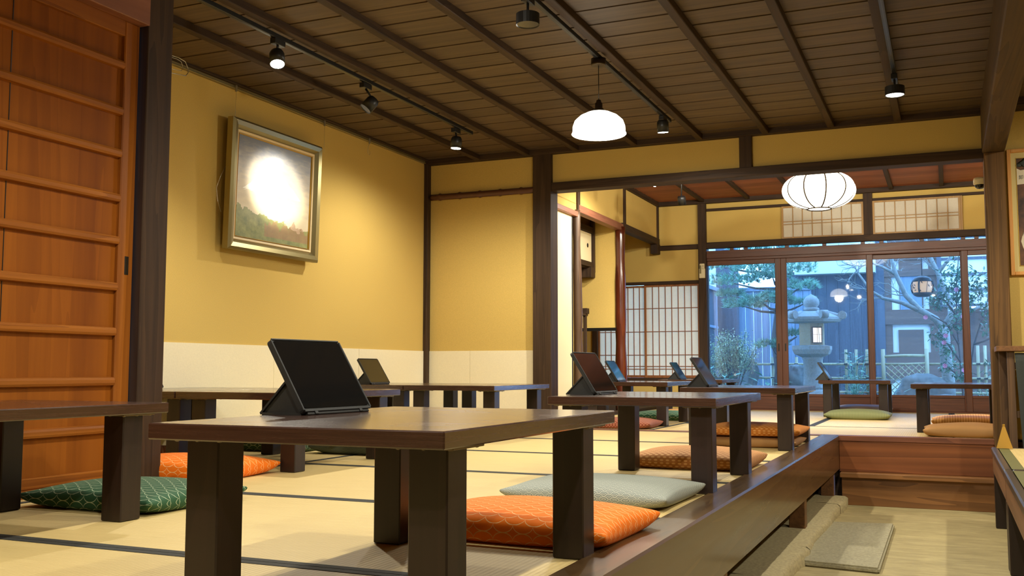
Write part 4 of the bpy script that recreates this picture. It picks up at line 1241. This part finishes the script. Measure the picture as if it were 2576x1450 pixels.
# stone lantern
sl = thing('stone_lantern', 'tall granite garden lantern with curled roof and lit paper window', 'lantern', (-1.555, 13.0, GZ))
def hexl(name, prof, mat=M['o_stone'], n=6, rot=PI/6, sm=False, parent=sl):
    b = MB(); b.lathe(prof, n, rot=rot, smooth=sm)
    return b.build(name, mat, parent)
hexl('base', [(.26, 0), (.26, .10), (.20, .14), (.17, .16)], n=24, sm=True)
hexl('shaft', [(.15, .16), (.15, .19), (.117, .20), (.112, .35), (.115, .52), (.13, .54), (.13, .56)], n=24, sm=True)
hexl('platform', [(.13, .555), (.235, .60), (.255, .64), (.262, .655), (.262, .70), (.20, .71)])
fb = hexl('firebox', [(.16, .70), (.165, .71), (.165, .99), (.15, 1.0)], mat=plain('tan_granite', srgb(172, 150, 116), .9, noise=.2, nscale=60))
# window of the fire box faces the room
RZ = Matrix.Rotation(math.radians(30), 4, 'Z')
b = MB(); b.box(-.050, .062, -.150, -.145, .745, .925); bmesh.ops.transform(b.bm, matrix=RZ, verts=b.bm.verts[:]); b.build('paper', M['o_lit'], fb)
b = MB()
for x in (-.056, .062): b.box(x-.004, x+.004, -.158, -.140, .735, .935)
for z in (.737, .933): b.box(-.06, .066, -.158, -.140, z-.006, z+.006)
b.box(.0045, .0075, -.153, -.144, .74, .93); b.box(-.055, .062, -.153, -.144, .840, .843)
bmesh.ops.transform(b.bm, matrix=RZ, verts=b.bm.verts[:]); b.build('window_frame', M['o_brown'], fb)
b = MB(); b.tube([(.02, -.19, .69), (.012, -.165, .98)], .0032, 6); bmesh.ops.transform(b.bm, matrix=RZ, verts=b.bm.verts[:]); b.build('bamboo_stick', M['o_bam'], fb)
rf = hexl('roof', [(.18, .985), (.345, 1.0), (.365, 1.03), (.36, 1.06), (.25, 1.11), (.16, 1.135), (.10, 1.14)], rot=0)
for k in range(6):
    a = k*PI/3
    b = MB(); b.tube([(.20*math.cos(a), .20*math.sin(a), 1.115), (.31*math.cos(a), .31*math.sin(a), 1.075), (.365*math.cos(a), .365*math.sin(a), 1.07)], [.03, .035, .04], 10)
    c0 = Vector((.372*math.cos(a), .372*math.sin(a), 1.085)); tdir = Vector((-math.sin(a), math.cos(a), 0))
    b.tube([c0-tdir*.045, c0+tdir*.045], .052, 14)
    b.build('curled_corner', M['o_stone'], rf)
hexl('finial', [(.06, 1.14), (.09, 1.145), (.10, 1.165), (.085, 1.185), (.07, 1.19), (.095, 1.215), (.10, 1.25), (.09, 1.29), (.06, 1.325), (.02, 1.345), (.008, 1.355)], n=24, sm=True)

# rocks
def rock(x, y, z, r, sq, label, seed):
    b = MB(); b.blob((0, 0, 0), r, 4, .13, sq=sq, seed=seed)
    tag(b.build('garden_rock', M['o_rock'], loc=(x, y, z)), label, 'rock', 'garden rocks')
rock(-.27, 12.6, .14, .27, (1.15, .7, .85), 'big rounded rock in front of the bamboo gate', 1)
rock(-.18, 11.8, -.02, .30, (1.45, .6, .62), 'broad flat rock low against the window below the big rounded one', 2)
rock(-1.86, 13.6, .30, .20, (.9, .7, 1.0), 'upright rock behind the stone lantern shaft', 3)
rock(-1.62, 13.95, .03, .17, (1.1, .7, .8), 'dark low rock at the foot of the stone lantern', 4)
rock(-2.42, 13.25, .34, .22, (.7, .5, 1.2), 'tall shaded rock under the pine among the shrubs', 5)

# foliage helpers
def leaf(b, p, d, up, L, W, mi=0, fold=.15):
    d = d.normalized(); s = d.cross(up)
    if s.length < 1e-4: s = d.orthogonal()
    s.normalize(); n = s.cross(d)
    a = b.bm.verts.new(p); t = b.bm.verts.new(p + d*L)
    l = b.bm.verts.new(p + d*L*.5 + s*W/2 + n*W*fold); r = b.bm.verts.new(p + d*L*.5 - s*W/2 + n*W*fold)
    m0 = b.bm.verts.new(p + d*L*.5)
    for q in ((a, m0, l), (m0, t, l), (a, r, m0), (r, t, m0)):
        f = b.bm.faces.new(q); f.material_index = mi; f.smooth = True
def rv(rnd): 
    while True:
        v = Vector((rnd.uniform(-1, 1), rnd.uniform(-1, 1), rnd.uniform(-1, 1)))
        if .05 < v.length < 1: return v.normalized()
# pine
rnd = random.Random(21)
pi = thing('pine_tree', 'pine tree with layered needle tufts before the plank fence', 'tree', (-2.03, 13.4, GZ))
b = MB(); b.tube([(0, 0, 0), (.02, 0, .4), (-.03, .03, .8), (.02, .03, 1.2), (.06, 0, 1.6), (.03, 0, 2.3)], [.085, .075, .068, .06, .055, .04], 12)
b.build('trunk', M['o_pinebark'], pi)
pads = [(-.55, -.1, 1.58, .30), (-.25, -.15, 1.74, .30), (.22, -.1, 1.72, .26), (.30, -.15, 1.48, .22), (-.42, -.1, 1.27, .26), (-.16, -.2, 1.30, .24), (-.02, -.2, 1.62, .22), (-.68, -.05, 1.80, .22), (.34, -.1, 1.28, .16), (.02, -.2, 1.36, .18), (-.62, 0, 1.42, .16), (.25, -.1, .86, .15), (-.05, -.2, .72, .18), (.1, 0, 2.0, .3), (-.4, 0, 2.05, .25)]
b = MB()
for (x, y, z, r) in pads:
    b.tube([(.02, 0, z-.12), (x*.5, y*.5, z-.10), (x, y, z-.03)], [.022, .016, .008], 6)
b.build('branch', M['o_pinebark'], pi)
for (x, y, z, r) in pads:
    b = MB()
    for k in range(int(120*r/.25)):
        a = rnd.uniform(0, 2*PI); q = r*math.sqrt(rnd.random())
        p = Vector((x+q*math.cos(a)*1.15, y+q*math.sin(a)*.8, z+rnd.uniform(-.05, .06)*r/.25))
        ax = Vector((math.cos(a)*.6, math.sin(a)*.6, .8)).normalized()
        for j in range(11):
            d = (ax + rv(rnd)*.9).normalized()
            L = rnd.uniform(.05, .09); s = d.orthogonal().normalized()*.0045
            b.face([p-s, p+s, p+d*L])
    b.build('needle_tuft', M['o_pine'], pi)
# pale bush
rnd = random.Random(5)
bu = thing('flowering_bush', 'pale fine-leaved bush growing by the neighbour wall', 'bush', (-2.50, 12.65, GZ))
b = MB(); c = MB()
for k in range(26):
    a = rnd.uniform(0, 2*PI); tip = Vector((rnd.uniform(-.33, .34), rnd.uniform(-.25, .25), rnd.uniform(.5, .92)))
    mid = tip*.55 + Vector((0, 0, .05))
    b.tube([(tip.x*.1, tip.y*.1, 0), mid, tip], [.008, .006, .003], 5)
    for j in range(170):
        t = rnd.uniform(.45, 1.05); p = (mid.lerp(tip, (t-.45)/.6) if t > .45 else mid) + rv(rnd)*rnd.uniform(.0, .12)
        leaf(c, p, rv(rnd), Vector((0, 0, 1)), rnd.uniform(.022, .038), rnd.uniform(.013, .022))
b.build('stem', M['o_pinebark'], bu); c.build('foliage', M['o_bush'], bu)
def broad_plant(x, y, n, L, label, seed, mat='o_fern', h=.25):
    rnd = random.Random(seed)
    t = thing('leafy_plant', label, 'plant', (x, y, GZ), group='low plants in the garden')
    c = MB(); s = MB()
    for k in range(n):
        a = rnd.uniform(0, 2*PI); r = rnd.uniform(.02, .19)
        p = Vector((r*math.cos(a), r*math.sin(a)*.7, rnd.uniform(.05, h)))
        if k % 5 == 0: s.tube([(0, 0, 0), p], [.005, .003], 5)
        d = Vector((math.cos(a), math.sin(a), rnd.uniform(-.3, .5)))
        leaf(c, p, d, Vector((0, 0, 1)), L*rnd.uniform(.7, 1.2), L*.42)
    c.build('foliage', M[mat], t); s.build('stem', M[mat], t)
broad_plant(-2.42, 11.95, 40, .15, 'big-leaved dark plant in front of the pale bush', 1, h=.34)
broad_plant(-1.98, 12.4, 40, .16, 'big-leaved plant at the foot of the pine by the window stile', 2, h=.32)
broad_plant(-2.78, 12.15, 16, .10, 'low fern-like plant beside the neighbour wall', 3, h=.42)
broad_plant(-1.08, 13.25, 110, .09, 'small-leaved green shrub growing beside the stone lantern shaft', 4, h=.62)
broad_plant(-1.02, 12.75, 90, .06, 'low spreading shrub between the stone lantern and the gate', 5, h=.40)
broad_plant(.40, 12.25, 90, .07, 'low leafy plant under the camellia beside the passage-side door', 6, 'o_cam', h=.28)
broad_plant(-.60, 12.2, 30, .06, 'small weed tuft beside the big rounded rock', 7, h=.2)
# bare tree
rnd = random.Random(3)
bt = thing('bare_tree', 'leafless grey tree with forked spreading branches behind the camellia', 'tree', (0, 13.4, GZ))
trk = MB(); twg = MB()
trk.tube([(.0, 0, 0), (.005, 0, .3), (-.02, 0, .6), (-.03, 0, .93)], [.085, .072, .068, .065], 12)
limbs = [
    [(-.03, 0, .90), (-.12, -.02, 1.03), (-.30, -.05, 1.15), (-.45, -.05, 1.33), (-.56, -.05, 1.60), (-.62, -.05, 1.85), (-.70, 0, 2.1)],
    [(-.30, -.05, 1.14), (-.50, -.10, 1.24), (-.72, -.12, 1.30), (-.86, -.12, 1.40), (-1.0, -.12, 1.62)],
    [(-.03, 0, .92), (.06, 0, 1.08), (.05, .05, 1.25), (-.08, .05, 1.62), (-.17, .05, 1.85), (-.22, .05, 2.15)],
    [(-.02, 0, .92), (.12, .02, 1.06), (.26, 0, 1.12), (.45, 0, 1.2)],
    [(-.08, .05, 1.60), (.06, .05, 1.78), (.18, .05, 2.0)],
    [(-.56, -.05, 1.60), (-.72, -.08, 1.70), (-.85, -.08, 1.76), (-.95, -.08, 1.72)],
]
for i, lm in enumerate(limbs):
    n_ = len(lm); r0 = (.048, .032, .046, .035, .026, .022)[i]
    trk.tube(lm, [r0*(1-.65*k/(n_-1)) for k in range(n_)], 9)
def twig(p, d, L, r, depth):
    pts = [p]
    for k in range(3):
        d = (d + rv(rnd)*.30).normalized(); pts.append(pts[-1] + d*L/3)
    twg.tube(pts, [r, r*.85, r*.7, r*.5], 5, cap=False)
    if depth > 0:
        for k in range(3):
            twig(pts[1+k % 3], (d + rv(rnd)*.75).normalized(), L*.62, r*.62, depth-1)
for lm in limbs:
    for k in range(len(lm)//2, len(lm)):
        for j in range(2):
            p = Vector(lm[k]); d = (p - Vector(lm[k-1])).normalized()
            twig(p, (d + rv(rnd)*.6 + Vector((-.2, 0, 0))).normalized(), .26, .0075, 2)
trk.build('trunk', M['o_bark'], bt); twg.build('twig', M['o_bark'], bt)
# camellia
rnd = random.Random(9)
cm = thing('camellia_shrub', 'glossy camellia shrub with pink blossoms by the garden doors', 'shrub', (.14, 12.75, GZ))
stems = [[(.02, 0, 0), (.0, 0, .5), (-.03, 0, .95), (-.02, 0, 1.35), (.02, 0, 1.75)], [(.05, 0, .1), (.15, .05, .7), (.28, .05, 1.1), (.36, 0, 1.4)], [(-.01, 0, .7), (-.14, 0, .95), (-.30, -.03, 1.05)], [(0, 0, .5), (-.14, -.05, .72), (-.26, -.05, .80)], [(.02, 0, .3), (-.10, -.05, .40), (-.16, -.05, .46)], [(.15, .05, .7), (.30, -.03, .75), (.42, 0, .85)], [(0, 0, 1.0), (-.15, -.05, 1.22), (-.28, -.05, 1.26)]]
b = MB(); c = MB()
for s_ in stems:
    b.tube(s_, [.014-.009*k/(len(s_)-1) for k in range(len(s_))], 6)
b.build('stem', M['o_pinebark'], cm)
clumps = [(.0, -.05, 1.50, .20), (.08, -.05, 1.30, .20), (-.16, -.05, 1.26, .15), (-.26, -.05, 1.20, .10), (.02, -.05, 1.12, .14), (.34, 0, 1.38, .18), (.38, 0, 1.12, .16), (.36, 0, .90, .12), (-.22, -.05, .80, .12), (-.14, -.05, .66, .10), (-.12, -.08, .44, .10), (.02, -.08, .36, .10), (.34, 0, .42, .10), (-.03, -.05, .92, .08)]
for x, y, z, r in clumps:
    for k in range(int(120*(r/.15)**1.6)):
        p = Vector((x, y, z)) + rv(rnd)*r*rnd.random()**.5*1.1
        d = rv(rnd); d.z -= .25
        leaf(c, p, d, Vector((0, 0, 1)), rnd.uniform(.055, .085), rnd.uniform(.026, .038), fold=.22)
c.build('foliage', M['o_cam'], cm)
for x, y, z in ((.06, -.16, 1.50), (.045, -.10, 1.02), (-.15, -.14, .80), (-.17, -.12, .72), (-.17, -.16, .45), (.03, -.16, .40), (-.36, -.08, 1.02), (.42, -.12, 1.22), (-.02, -.18, 1.33)):
    b = MB()
    for k in range(7):
        a = k*2*PI/7; d = Vector((math.cos(a), -.6, math.sin(a)))
        leaf(b, Vector((x, y, z)), d, Vector((0, -1, 0)), .034, .030, fold=-.2)
    b.build('blossom', M['o_pink'], cm)
# hanging iron lantern
hl = thing('hanging_lantern', 'round black iron lantern with bamboo cut-outs hanging over the garden', 'lantern', (-.232, 12.0, 1.35))
b = MB(); b.lathe([(.05, -.095), (.085, -.075), (.110, -.03), (.112, .02), (.092, .07), (.05, .095)], 28); b.build('paper_shade', M['o_lit2'], hl)
b = MB()
b.lathe([(.06, -.112), (.09, -.095), (.108, -.072), (.100, -.066)], 28); b.lathe([(.100, .055), (.108, .062), (.085, .098), (.04, .118), (.006, .125)], 28)
b.build('iron_cap', M['o_iron'], hl)
for k in range(4):
    a = PI/4 + k*PI/2 + .5
    b = MB(); b.tube([(r*math.cos(a), r*math.sin(a), z) for r, z in ((.104, -.072), (.117, -.03), (.119, .02), (.104, .062))], .010, 8); b.build('iron_strap', M['o_iron'], hl)
rnd = random.Random(2)
b = MB()
for k in range(46):
    a = rnd.uniform(0, 2*PI); z = rnd.uniform(-.05, .05); r = .117
    p = Vector((r*math.cos(a), r*math.sin(a), z)); tn = Vector((-math.sin(a), math.cos(a), 0))
    d = tn*rnd.uniform(-1, 1) + Vector((0, 0, rnd.uniform(-1, .4)))
    leaf(b, p, d, Vector((math.cos(a), math.sin(a), 0)), .04, .013, fold=0)
for a in (-1.9, -1.2, -.4, .5, 1.6, 2.6, 3.6): b.tube([(.116*math.cos(a), .116*math.sin(a), -.07), (.118*math.cos(a+.15), .118*math.sin(a+.15), .06)], .003, 5)
b.build('bamboo_cutout', M['o_iron'], hl)
b = MB(); b.tube([(0, 0, .12), (0, 0, 1.0)], .004, 6); b.build('chain', M['o_iron'], hl)
sbox('eave', M['o_dark'], -4.2, 3, 10.86, 12.15, 2.34, 2.40, bev=0)
